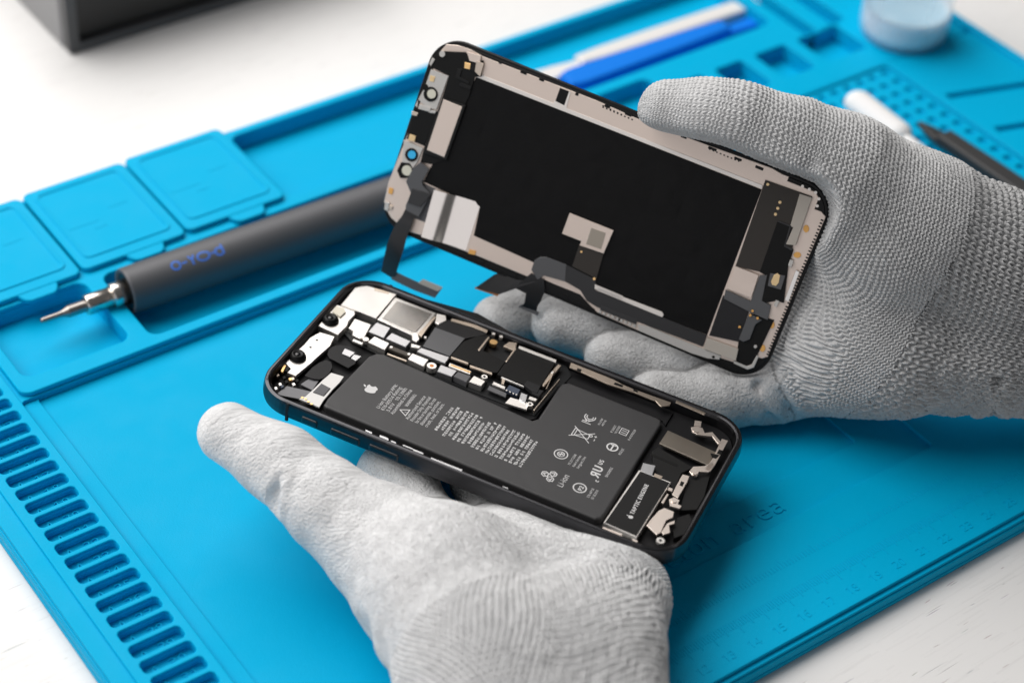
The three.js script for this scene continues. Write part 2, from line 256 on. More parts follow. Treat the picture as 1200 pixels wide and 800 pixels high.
    ["gold_pad","orange",0.6,0.2,[-36.67,30.23,-34.25,29.85,-34.18,31.41,-36.6,31.8]],
    ["corner_clip","nickelmatte",0.9,0.4,[-69.72,26.21,-68.18,25.97,-67.74,28.97,-69.2,28.94]],
    ["corner_clip","bronze",0.7,0.3,[-68.0,26.73,-66.67,26.58,-66.7,28.18,-67.93,28.13]],
    ["flex_cable","grayflex",1.6,0.3,[-62.22,8.46,-58.53,9.45,-59.55,14.4,-58.8,15.67,-55.19,17.33,-56.79,26.68,-61.88,26.4,-62.3,24.2,-61.98,19.73,-64.89,16.59,-63.98,11.51]],
    ["backing","graypad",0.55,0.2,[-58.88,15.1,-54.5,15.27,-54.28,27.58,-58.82,27.72]],
    ["sticker","mirror",0.7,0.2,[-54.46,15.23,-38.98,14.43,-37.89,15.07,-37.66,16.39,-37.73,31.21,-53.44,32.22,-54.03,27.45]],
    ["flex_pad","darkfoam",2.0,0.4,[-61.99,18.08,-55.09,17.21,-57.17,22.8,-61.87,23.16]],
    ["flex_cable","grayflex",0.95,0.35,[-14.2,28.37,-14.28,24.84,-12.94,23.09,-10.92,22.16,-3.58,21.9,-1.93,27.52,-9.43,28.49,-11.03,30.6]],
    ["flex_cable","blackflex",0.9,0.35,[-3.58,21.91,7.61,22.68,8.39,26.29,48.72,25.5,48.84,29.79,27.97,30.54,11.21,31.43,7.09,30.82,3.81,28.26,-1.94,27.53]],
    ["flex_chip","plate",1.3,0.6,[-8.45,4.98,7.41,4.77,6.95,13.31,-1.58,13.89,-1.5,12.35,-8.51,12.49]],
    ["flex_label","labelbrown",1.36,0.15,[0.09,6.75,5.31,6.49,5.75,12.3,0.33,12.64]],
    ["flex_cable","brownboard",1.0,0.3,[-1.76,13.6,6.95,13.29,7.65,22.36,-1.51,21.7]],
    ["gold_pad","gold",1.15,0.2,[-0.3,15.75],0.35],
    ["gold_pad","gold",1.15,0.2,[6.93,22.63],0.45],
    ["flex_board","brownboard",0.9,0.4,[47.83,-29.87,63.74,-30.57,63.96,-10.62,57.79,-1.29,49.09,0.25]],
    ["cavity","black",1.1,0.5,[56.38,-18.86,60.82,-19.05,61.6,-12.56,64.58,-12.14,64.99,-6.38,68.12,5.35,65.62,5.65,62.67,7.69,59.26,7.6,59.32,-0.9,57.14,-1.13]],
    ["label_strip","labelbeige",1.25,0.2,[59.75,-30.04,63.86,-30.39,64.66,-13.88,61.67,-13.0,61.85,-19.13,60.77,-19.06]],
    ["gasket","darkfoam",1.3,0.3,[56.21,-18.83,56.74,-19.35,61.16,-19.38,61.69,-12.79,64.31,-12.53,64.16,-11.78,61.36,-12.12,60.63,-18.86]],
    ["gold_pad","orange",0.6,0.15,[66.66,-20.48,66.77,-19.72,66.49,-19.12,65.95,-18.89,65.34,-19.13,64.89,-19.74,64.79,-20.5,65.07,-21.1,65.62,-21.33,66.22,-21.09]],
    ["gold_pad","orange",0.6,0.15,[67.42,-11.48,67.42,-10.85,66.98,-10.28,66.27,-9.98,65.57,-10.07,65.14,-10.52,65.14,-11.15,65.58,-11.72,66.29,-12.02,66.99,-11.93]],
    ["gold_pad","orange",0.6,0.15,[67.99,13.45,68.09,14.23,67.82,14.86,67.26,15.1,66.64,14.86,66.19,14.23,66.09,13.45,66.37,12.82,66.92,12.58,67.54,12.82]],
    ["gold_pad","orange",0.6,0.15,[68.1,22.01,68.19,22.75,67.9,23.36,67.34,23.61,66.73,23.39,66.3,22.79,66.21,22.05,66.5,21.44,67.05,21.19,67.67,21.41]],
    ["bridge","nickel",1.3,0.4,[67.74,-6.44,69.02,-6.22,69.4,4.37,68.06,4.17]],
    ["edge_spring","nickelmatte",1.2,0.4,[64.73,-8.96,65.99,-8.96,66.08,-6.48,64.87,-6.73]],
    ["edge_spring","nickelmatte",1.2,0.4,[65.37,5.35,66.64,5.35,66.53,7.56,65.43,7.41]],
    ["flex_chip","plate",1.5,0.7,[49.27,0.04,57.23,-0.11,57.71,7.86,49.22,8.09]],
    ["pad_plate","graypad",1.35,0.2,[60.49,-2.23,65.26,-3.33,65.69,1.55,61.26,2.06]],
    ["gold_pad","goldpale",1.5,0.2,[61.78,-2.04,62.61,-3.16,63.69,-2.85,64.21,-0.39,63.71,0.98,62.43,1.14,61.72,0.29]],
    ["flex_cable","grayflex",1.2,0.3,[48.95,8.74,57.97,9.06,57.53,-0.17,59.77,-1.12,61.27,7.5,64.59,7.77,65.4,12.7,59.34,12.59,49.51,11.76]],
    ["flex_board","darkboard",0.8,0.4,[48.83,10.98,58.59,10.45,59.12,23.51,49.42,25.38]],
    ["flex_cable","grayflex",1.3,0.3,[58.91,12.99,63.61,13.45,62.19,15.62,62.27,21.06,60.65,22.72,58.97,22.5]],
    ["cavity","black",0.75,0.3,[59.12,23.53,59.57,13.0,67.3,12.0,66.52,24.47,66.73,27.92,64.02,30.7,60.63,29.81]],
    ["gold_pad","orange",1.65,0.15,[59.68,11.71],0.42],
    ["gold_pad","orange",1.65,0.15,[59.58,13.39],0.42],
    ["gold_pad","orange",1.65,0.15,[62.11,13.31],0.42],
    ["gold_pad","orange",1.65,0.15,[57.75,18.39],0.42],
    ["gold_pad","goldpale",1.1,0.15,[54.86,-25.01],0.5],
    ["gold_pad","goldpale",1.1,0.15,[54.94,-22.93],0.5],
    ["gold_pad","goldpale",1.1,0.15,[54.95,-20.83],0.5],
    ["gold_pad","goldpale",1.1,0.15,[49.11,-28.94],0.5],
    ["label_strip","labelbeige",1.25,0.3,[49.09,26.27,60.01,25.6,60.72,29.79,49.45,30.22]],
    ["wire_clip","nickelmatte",1.0,0.4,[60.0,30.02,64.58,30.07,65.9,29.17,66.34,25.26,67.12,25.32,67.0,29.47,65.32,31.01,60.34,30.9]],
    ["pin","nickelmatte",1.2,0.4,[64.9,22.62],0.55],
    ["edge_rail","nickelmatte",0.8,0.4,[25.96,31.44,29.55,30.68,47.19,30.54,55.43,30.1,55.43,31.69,51.89,32.84,45.99,33.44,27.06,33.35]],
    ["rail_hole","black",0.85,0.1,[53.35,31.63],0.5],
    ["contact","nickelmatte",0.85,0.3,[12.18,31.98,13.12,31.97,13.11,33.01,12.17,33.01]],
    ["contact","nickelmatte",0.85,0.3,[13.74,31.96,14.67,31.95,14.66,32.99,13.73,33.0]],
    ["contact","nickelmatte",0.85,0.3,[15.29,31.94,16.22,31.94,16.21,32.97,15.28,32.98]],
    ["contact","nickelmatte",0.85,0.3,[16.84,31.93,17.77,31.92,17.76,32.96,16.83,32.96]],
    ["contact","nickelmatte",0.85,0.3,[18.39,31.91,19.32,31.9,19.31,32.94,18.38,32.94]],
    ["contact","nickelmatte",0.85,0.3,[19.94,31.89,20.87,31.89,20.86,32.92,19.93,32.93]],
    ["contact","nickelmatte",0.85,0.3,[21.48,31.87,22.41,31.87,22.41,32.9,21.48,32.91]],
    ["contact","nickelmatte",0.85,0.3,[23.03,31.86,23.96,31.85,23.96,32.89,23.03,32.89]],
    ["contact","nickelmatte",0.85,0.3,[24.57,31.84,25.5,31.83,25.5,32.87,24.57,32.87]],
    ["gasket","darkfoam",0.95,0.3,[12.37,30.28,25.47,30.03,25.32,31.68,12.33,31.89]],
    ["contact","platebright",0.5,0.15,[59.63,-32.47],0.5],
    ["contact","platebright",0.5,0.15,[62.0,-32.4],0.5],
    ["contact","platebright",0.5,0.15,[64.27,-32.21],0.5],
    ["contact","platebright",0.5,0.15,[65.98,-30.68],0.5],
    ["contact","platebright",0.5,0.15,[66.32,-28.35],0.5],
    ["plate_window","black",0.42,0.15,[-25.78,-32.56,-22.52,-32.65,-22.4,-27.44,-25.8,-27.29]],
    ["window_rim","platebright",0.5,0.2,[-22.51,-32.67,-21.94,-32.59,-21.47,-27.07,-26.23,-26.83,-26.02,-27.97,-22.47,-27.72]],
    ["slot","black",0.4,0.1,[-10.53,-32.6,-9.99,-32.59,-9.98,-32.15,-10.52,-32.16]],
    ["slot","black",0.4,0.1,[-9.21,-32.53,-8.67,-32.52,-8.66,-32.07,-9.19,-32.08]],
    ["slot","black",0.4,0.1,[-7.89,-32.45,-7.35,-32.44,-7.34,-32.0,-7.87,-32.01]],
    ["slot","black",0.4,0.1,[-6.57,-32.38,-6.03,-32.37,-6.02,-31.92,-6.56,-31.94]],
    ["slot","black",0.4,0.1,[-5.25,-32.31,-4.71,-32.29,-4.7,-31.85,-5.24,-31.86]],
    ["slot","black",0.4,0.1,[-3.93,-32.23,-3.4,-32.22,-3.38,-31.78,-3.92,-31.79]],
    ["slot","black",0.4,0.1,[-10.38,-32.21,-9.85,-32.2,-9.83,-31.75,-10.37,-31.77]],
    ["slot","black",0.4,0.1,[-9.08,-32.19,-8.54,-32.18,-8.53,-31.73,-9.07,-31.74]],
    ["slot","black",0.4,0.1,[-7.78,-32.17,-7.24,-32.16,-7.23,-31.71,-7.77,-31.72]],
    ["slot","black",0.4,0.1,[-6.48,-32.14,-5.95,-32.13,-5.93,-31.69,-6.47,-31.7]],
    ["slot","black",0.4,0.1,[-5.18,-32.12,-4.65,-32.11,-4.63,-31.67,-5.17,-31.68]],
    ["slot","black",0.4,0.1,[-3.88,-32.1,-3.35,-32.09,-3.34,-31.65,-3.87,-31.66]],
    ["slot","black",0.4,0.1,[-2.59,-32.08,-2.05,-32.07,-2.04,-31.62,-2.57,-31.63]],
    ["slot","black",0.4,0.1,[-1.29,-32.06,-0.76,-32.05,-0.74,-31.6,-1.28,-31.61]],
    ["slot","black",0.4,0.1,[0.01,-32.04,0.54,-32.02,0.55,-31.58,0.02,-31.59]],
    ["slot","black",0.4,0.1,[27.18,-32.52,27.71,-32.51,27.73,-32.07,27.2,-32.08]],
    ["slot","black",0.4,0.1,[28.45,-32.52,28.98,-32.5,29.0,-32.06,28.47,-32.08]],
    ["slot","black",0.4,0.1,[29.72,-32.51,30.25,-32.5,30.27,-32.06,29.74,-32.07]],
    ["slot","black",0.4,0.1,[30.99,-32.5,31.52,-32.49,31.54,-32.05,31.01,-32.06]],
    ["slot","black",0.4,0.1,[32.26,-32.49,32.79,-32.48,32.81,-32.04,32.28,-32.05]],
    ["slot","black",0.4,0.1,[33.53,-32.48,34.05,-32.47,34.07,-32.03,33.55,-32.04]],
    ["slot","black",0.4,0.1,[34.8,-32.47,35.32,-32.46,35.34,-32.02,34.82,-32.03]],
    ["slot","black",0.4,0.1,[36.06,-32.46,36.59,-32.45,36.61,-32.01,36.08,-32.02]],
    ["slot","black",0.4,0.1,[37.33,-32.45,37.85,-32.44,37.87,-32.0,37.35,-32.01]]
  ],
  bat: [-50.29,24.42,-49.88,27.98,-48.64,28.61,43.79,29.3,45.22,27.99,45.5,25.24,45.57,-22.06,44.83,-24.0,43.19,-24.4,12.14,-24.65,10.4,-23.03,10.12,-20.85,10.6,-3.11,9.31,-1.32,-45.12,-4.42,-47.42,-3.43,-48.82,-0.73],
  lens: [[-67.33,-8.93],[-67.58,12.77]],
  plate: [-68.08,-28.92,-66.87,-31.8,-62.92,-33.03,-58.33,-33.31,-53.75,-32.69,-12.69,-33.23,1.78,-32.7,26.47,-33.34,48.4,-34.18,52.16,-33.62,54.49,-33.68,54.49,-32.19,64.14,-32.27,65.86,-30.89,65.93,-27.03,68.25,-27.09,70.13,-26.07,69.85,-5.96,69.77,20.42,69.84,24.47,68.25,25.8,66.23,26.06,66.24,29.21,65.0,30.71,60.73,30.68,49.81,31.67,27.39,33.5,11.73,33.26,8.02,31.67,4.21,29.81,-5.14,29.99,-10.2,29.92,-11.65,31.17,-33.17,31.37,-50.6,31.99,-59.94,33.02,-66.19,30.83,-68.84,28.74,-70.26,26.46,-70.9,19.76],
  ribs: {"main":[[[-62.07,25.85],[-56.75,26.34],1.6],[[-62.22,28.06],[-58.2,27.34],2.0],[[-63.46,31.69],[-58.02,30.62],2.3],[[-63.99,35.96],[-58.32,34.79],2.0],[[-64.3,40.27],[-58.18,39.15],1.2],[[-64.13,45.25],[-58.42,44.3],0.2],[[-63.88,50.49],[-58.52,51.3],-1.2]],"mainend":[[[-59.66,51.58],[-59.1,48.41],-1.0],[[-55.65,51.83],[-55.09,48.66],-1.0],[[-50.29,51.98],[-49.93,48.74],-1.0],[[-42.86,51.57],[-41.58,47.29],-1.0]],"mainpad":[[[-50.19,48.97],[-48.92,46.97],-0.8],[[-42.49,48.93],[-41.49,46.88],-0.8]],"tailA":[[[-20.58,39.5],[-11.5,31.63],0.8],[[-21.8,40.92],[-18.0,33.69],0.4],[[-26.54,41.98],[-24.46,34.27],-0.6],[[-30.76,42.6],[-26.07,35.62],-1.4]],"tailAend":[[[-30.83,42.28],[-30.92,42.97],-1.3],[[-22.33,41.39],[-22.5,42.27],-1.3]],"tailB":[[[-13.84,29.42],[-8.99,29.75],0.9],[[-17.71,36.56],[-7.34,33.49],0.6],[[-13.35,36.98],[-7.67,37.35],0.1],[[-12.81,40.47],[-8.17,39.68],-0.4],[[-13.63,42.15],[-8.02,41.59],-0.9]],"tailBend":[[[-14.52,42.78],[-13.85,41.53],-0.9],[[-7.13,42.98],[-7.03,41.49],-0.9]]},
  right: {"chains":[["m",[25.8,106.4,-130.1,9.7],[33.9,107.5,-119.9,10],[41.2,107.6,-110.9,10.6],[52.1,102.6,-98.5,13.6],[61.4,93.2,-84.4,20],[77.9,75.9,-67.7,27]],["m",[78.5,75.3,-68.3,27],[98.7,63.9,-50.2,27],[132.7,44.2,-18.9,27]],["m",[63.5,37.3,-67.3,23],[73.5,42.4,-56.6,25],[86.3,44.7,-49.0,22],[95.3,44.0,-41.3,23.5],[130.7,39.9,-15.7,26]],["m",[67.1,87.9,-89.3,19],[73.9,58.2,-83.5,18],[64.1,36.7,-67.8,22]],["m",[75.4,53.9,-67.6,26],[72.2,50.5,-79.8,18]],["m",[64.2,35.0,-67.5,21],[51.2,21.6,-79.9,15]],["p",[58.3,24.2,-75.5,10],[51.2,21.6,-79.9,12.5],[37.1,17.5,-84.8,12],[25.8,15.4,-88.1,10.3],[7.4,15.4,-99.1,9.3]],["r",[77.8,35.2,-82.2,9],[65.2,28.8,-88.5,14],[46.1,22.2,-96.2,11],[22.8,20.7,-104.4,9.8],[3.4,20.0,-119.0,9.1]],["d",[83.0,42.8,-89.7,9],[66.6,38.3,-100.9,14],[22.8,20.9,-123.1,10.2],[7.2,22.3,-131.9,9.9],[-3.5,22.9,-139.2,9.7]],["i",[84.8,50.7,-93.5,9],[62.2,51.3,-111.9,13],[12.1,20.7,-148.0,10.2],[-16.6,16.7,-156.1,10]]],"axis":[[16.5,106.4,-137.3,10],[25.9,105.4,-128.8,10.6],[33.5,106.7,-119.3,10.9],[40.7,106.6,-110.2,12],[50.5,99.1,-96.0,17],[61.8,86.1,-83.1,26],[76.5,67.4,-68.1,36],[92.2,58.0,-53.9,38],[109.2,52.2,-37.6,38],[136.3,42.4,-14.0,38]],"cut":[81.0,62.8,-62.8],"dir":[[25.6,98.0,-121.0],[136.3,42.4,-14.0]],"creases":[[78.4,27.2,-36.3,70.8,49.8,-33.3,2.8,2.6],[83.1,25.9,-31.1,76.6,49.2,-28.1,2.8,2.2],[89.8,24.7,-24.5,81.8,47.5,-22.2,3,1.6],[35.4,12.8,-71.0,32.1,25.1,-77.0,3,1.4],[39.9,14.0,-65.5,38.0,24.9,-72.1,3,1.2],[42.1,104.4,-81.7,51.3,109.0,-86.1,3.5,0.8]]},
  left: {"chains":[["m",[-134.7,41.8,-133.8,9.4],[-126.7,38.9,-116.0,10.8],[-121.5,34.7,-97.5,12.6],[-113.4,28.5,-79.4,17],[-108.1,28.8,-55.5,24],[-116.4,33.8,-14.0,26.5],[-126.5,31.7,12.2,27]],["m",[-74.4,27.0,-25.4,18.5],[-88.9,29.9,-14.8,23],[-100.2,32.5,-4.8,24],[-111.4,28.5,19.1,25]],["m",[-106.6,26.0,-57.5,20],[-86.9,25.0,-41.9,19],[-73.8,26.0,-26.1,18.5]],["m",[-93.7,20.0,-76.4,13],[-77.6,19.0,-63.0,12.5],[-64.2,19.0,-42.0,12.5],[-58.9,21.0,-30.3,13]],["i",[-90.5,18.0,-80.9,8],[-88.9,17.5,-111.3,11.2],[-64.0,18.0,-127.8,10]],["f",[-74.9,18.0,-66.7,7.5],[-64.5,18.0,-95.3,10],[-53.3,18.0,-116.2,9.5]],["f2",[-65.9,18.0,-52.5,7.5],[-50.7,18.0,-77.5,10],[-39.2,18.0,-97.8,9.5]],["f3",[-57.1,18.0,-38.5,7.5],[-39.1,17.5,-53.0,9],[-25.9,17.0,-72.0,8.5]]],"axis":[[-91.8,31.4,-70.6,36],[-104.1,30.0,-30.2,37],[-107.1,32.0,-9.7,38],[-116.9,29.8,16.7,38]],"cut":[-104.1,30.0,-30.2],"dir":[[-97.2,33.3,-71.9],[-116.9,29.8,16.7]],"creases":[[-139.6,35.6,-102.6,-131.8,44.4,-106.1,2.6,1.4],[-132.8,21.8,-57.2,-125.2,38.2,-52.3,7,1.4]]},
  drv: {"front":[-115.3279,12.5,-243.9402],"back":[-5.3182,12.5,-240.7198],"tip":[-146.8484,12.5,-243.8434]},
  cam: {"pos":[-344.271,468.3911,269.8787],"fwd":[0.469,-0.6495,-0.5985],"up":[0.3444,0.7585,-0.5533],"fov":19.1088},
  ph: {"D":{"c":[8.2243,68.3501,-138.5675],"x":[0.5229,-0.1356,0.8415],"y":[-0.7429,0.4115,0.528],"z":[-0.4179,-0.9013,0.1144]},"B":{"c":[-52.3859,36.1359,-103.8092],"x":[0.5002,-0.061,0.8638],"y":[0.074,0.9969,0.0276],"z":[-0.8628,0.0501,0.5031]}}
};
const DRV_TURN = -1.1;
// ---------- table ----------
const grainBump = dataTex(1024, (u, v) => {
  let h = 0.75 + 0.1 * (tnoise(u * 6, v * 160, 1e9, 3) - 0.5);
  return h;
});
function woodCanvas() {
  const c = document.createElement('canvas'); c.width = c.height = 2048; const g = c.getContext('2d');
  g.fillStyle = '#e4e4e3'; g.fillRect(0, 0, 2048, 2048);
  for (let i = 0; i < 5200; i++) { const x = rnd() * 2048, y = rnd() * 2048, l = 20 + rnd() * 110, a = 0.02 + rnd() * 0.03; g.strokeStyle = `rgba(150,150,150,${a})`; g.lineWidth = 1 + rnd() * 3; g.beginPath(); g.moveTo(x, y); g.lineTo(x + l, y + (rnd() - 0.5) * 6); g.stroke(); }
  for (let i = 0; i < 1500; i++) {
    const x = rnd() * 2048, y = rnd() * 2048, l = 8 + rnd() * rnd() * 80, a = 0.12 + rnd() * 0.38, w = 0.6 + rnd() * 1.2;
    g.fillStyle = `rgba(${120 + rnd() * 40 | 0},${120 + rnd() * 30 | 0},${120 + rnd() * 30 | 0},${a})`;
    g.beginPath(); g.moveTo(x, y); g.quadraticCurveTo(x + l / 2, y - w, x + l, y + (rnd() - 0.5) * 3); g.quadraticCurveTo(x + l / 2, y + w, x, y); g.fill();
  }
  const t = new THREE.CanvasTexture(c); t.colorSpace = THREE.SRGBColorSpace; t.wrapS = t.wrapT = THREE.RepeatWrapping; return t;
}
const wood = woodCanvas(); wood.repeat.set(4, 4);
const tableMat = mt(1, 1, 1, 0.5, 0, { map: wood, bumpMap: wood, bumpScale: 0.0004 });
const table = mesh('tabletop', new THREE.BoxGeometry(1.6, 0.03, 1.6), tableMat);
table.position.set(0, -0.015, -0.15); table.rotation.y = 0.03; tag(table, 'white painted wooden tabletop with fine open grain under the blue mat', null, null, 'structure');

// ---------- silicone repair mat ----------
const font = await new FontLoader().loadAsync('fonts/droid/droid_sans_mono_regular.typeface.json');
const siliconeBump = dataTex(256, (u, v) => 0.5 + 0.5 * (hash3(u * 256 | 0, v * 256 | 0, 5) - 0.5) + 0.4 * (tnoise(u * 40, v * 40, 40, 8) - 0.5)); siliconeBump.repeat.set(60, 60);
const smudgeMat = dataTex(256, (u, v) => 0.75 + 0.5 * (0.6 * tnoise(u * 6, v * 6, 6, 51) + 0.4 * tnoise(u * 24, v * 24, 24, 52) - 0.5)); smudgeMat.repeat.set(8, 8);
const silicone = mt(0.0, 0.405, 0.69, 0.6, 0, { phys: 1, specularIntensity: 0.12, roughnessMap: smudgeMat, bumpMap: siliconeBump, bumpScale: 0.00006 });
const repairMat = group('repair_mat');
tag(repairMat, 'bright blue silicone repair mat with lidded compartments, numbered cells and ruler', 'mat');
const X0 = -199, X1 = 281, Z0 = -317, Z1 = 5;
const trays = [[-163, -123.5, -261, -224, 4], [-117, 132, -260, -221, 4], [-166, -41, -312, -267, 3], [-36, 206, -311, -266, 4], [212, 219, -311, -250, 2], [228, 236, -311, -252, 2],
  [206, 229, -250, -230, 2], [182, 199, -250, -230, 2], [160, 175, -250, -230, 2], [139, 153, -250, -230, 2]];
const pitch = 6.95, cells = [];
for (let n = 2; n <= 44; n++) cells.push([-188.5, -171.5, -133.6 + (n - 24) * pitch - 2.55, -133.6 + (n - 24) * pitch + 2.55, 1.6, n]);
const inLadder = cells.filter((c) => c[2] > -312 && c[3] < -2);
const holes = (s, list) => { for (const h of list) s.holes.push(rrect(h[0], h[1], h[2], h[3], h[4], true)); return s; };
const diag = (x, z) => { const p = new THREE.Path(); p.moveTo(x * MM, -z * MM); p.lineTo((x + 38) * MM, -(z + 11.5) * MM); p.lineTo((x + 37) * MM, -(z + 16.5) * MM); p.lineTo((x - 1) * MM, -(z + 5) * MM); p.closePath(); return p; };
const bitTray = [174, 226.5, -216, -70, 4];
const full = () => rrect(X0, X1, Z0, Z1, 8);
const layers = [
  slab(full(), 2, 2, 0.5, 2),
  slab(holes(rrect(X0 + 0.2, X1 - 0.2, Z0 + 0.2, Z1 - 0.2, 8), trays), 5, 3.05, 0.4, 2),
  slab(holes(rrect(X0 + 0.5, X1 - 0.5, Z0 + 0.5, Z1 - 0.9, 8), [...trays, ...inLadder, [-162.5, 58, -216, -52.5, 1.5]]), 6.1, 1.15, 0.25, 2),
  slab(holes(rrect(X0 + 1.0, X1 - 1.0, Z0 + 1.0, Z1 - 2.6, 7), [...trays, ...inLadder, [-168.3, 78, -216, -36.2, 1.5]]), 7.6, 1.55, 0.25, 2),
  slab(holes(rrect(-192, -168.6, Z0 + 3, -1.5, 3), inLadder), 8.5, 0.95, 0.5, 3),
  slab(holes(rrect(-167.3, 276, Z0 + 2, -216.5, 4), trays), 9.5, 1.95, 0.6, 3),
];
{ // right-hand block with the bit tray and the diagonal slots
  const s = holes(rrect(158, 277, -216.4, -20, 4), [bitTray]); s.holes.push(diag(232, -186), diag(232, -158), diag(232, -130)); layers.push(slab(s, 9.5, 1.95, 0.6, 3));
  const f = rrect(bitTray[0] + 1, bitTray[1] - 1, bitTray[2] + 1, bitTray[3] - 1, 3.5);
  for (let i = 0; i < 7; i++) for (let j = 0; j < 20; j++) { const h = new THREE.Path(); h.absarc((178.5 + i * 7.2) * MM, -(-211 + j * 7.1) * MM, 2.0 * MM, 0, Math.PI * 2); f.holes.push(h); }
  layers.push(slab(f, 8.9, 1.25, 0.3, 1, 8));
  for (const z of [-226]) layers.push(slab(rrect(238, 279, z - 89, z - 86, 1), 11.5, 2, 0.5, 2));
  layers.push(slab(rrect(276.5, 280.5, Z0 + 3, -20, 1.5), 11, 3.4, 0.7, 2));
}
const matBody = mesh('mat_body', merged(layers), silicone, repairMat);
function embossed(name, text, size, x, z, y, rise = 0.3, turn = 0, track = 1) {
  const g = new TextGeometry(text, { font, size: size * MM, depth: rise * MM, curveSegments: 3, bevelEnabled: false });
  g.computeBoundingBox(); const b = g.boundingBox; g.translate(-(b.min.x + b.max.x) / 2, -(b.min.y + b.max.y) / 2, 0); g.scale(track, 1, 1); g.rotateX(-Math.PI / 2); g.rotateY(turn);
  const m = mesh(name, g, silicone, repairMat); m.position.set(x * MM, (y - 0.1) * MM, z * MM); return m;
}
for (const c of inLadder) if (c[5] >= 8 && c[5] <= 33) embossed('cell_number', 'A-' + c[5], 3.1, -180, (c[2] + c[3]) / 2, 5, 0.6, 0, 1.15);
for (let n = 10; n <= 30; n++) embossed('ruler_number', String(n), 3, n * 10 - 170, -0.6 - 2.2, 7.6, 0.24);
{ const g = []; for (let i = 90; i <= 300; i++) { const l = i % 10 ? (i % 5 ? 3 : 4.2) : 5.5, b = new THREE.BoxGeometry(0.32 * MM, 0.4 * MM, l * MM); b.translate((i - 170) * MM, 7.51 * MM, (-13 + l / 2) * MM); g.push(b); } mesh('ruler_ticks', merged(g), silicone, repairMat); }
{ const g = []; for (let i = 0; i <= 120; i++) { const l = i % 10 ? 2.2 : 4, b = new THREE.BoxGeometry(0.32 * MM, 0.4 * MM, l * MM); b.translate((-80 + i * 1.3) * MM, 7.5 * MM, (-21 - l / 2) * MM); g.push(b); } mesh('ruler_ticks', merged(g), silicone, repairMat); }
embossed('embossed_lettering', 'Location area', 6.4, -19, -44.2, 6.1, 0.5, 0, 1.05);
// lids on the far row of boxes
function lidGeo() {
  const w = 41.4, d = 52, outer = rrect(-w / 2, w / 2, -d, 0, 3), list = [];
  list.push(slab(outer, 11.6, 2.1, 0.6, 3));
  const tab = new THREE.Shape(); tab.moveTo(-9 * MM, 1.2 * MM); tab.bezierCurveTo(-6.5 * MM, 1 * MM, -7.5 * MM, -4 * MM, -4 * MM, -4.6 * MM); tab.lineTo(4 * MM, -4.6 * MM); tab.bezierCurveTo(7.5 * MM, -4 * MM, 6.5 * MM, 1 * MM, 9 * MM, 1.2 * MM); tab.closePath();
  const t = slab(tab, 11.3, 1.7, 0.5, 3); t.translate(3.5 * MM, 0, 0); list.push(t);
  const ring = rrect(-w / 2 + 3.2, w / 2 - 3.2, -d + 3, -5, 3); ring.holes.push(rrect(-w / 2 + 4.6, w / 2 - 4.6, -d + 4.4, -6.4, 2.2, true)); list.push(slab(ring, 12.05, 0.6, 0.25, 2));
  return merged(list);
}
const lidShape = lidGeo();
[[-58.5, 'closed'], [-100.8], [-143.2], [-185.6]].forEach(([x], i) => {
  const lid = mesh('lid', lidShape, silicone, repairMat); lid.position.set((x) * MM, 0, (-264.5 + i * 0.9) * MM);
  for (const [a, b, w] of [[-9, -24, 12], [7, -29, 8], [-4, -20, 5]]) { const g = slab(rrect(a - w / 2, a + w / 2, b - 0.9, b + 0.9, 0.6), 11.72, 0.3, 0.1); mesh('embossed_mark', g, silicone, lid); }
});
shade(repairMat);
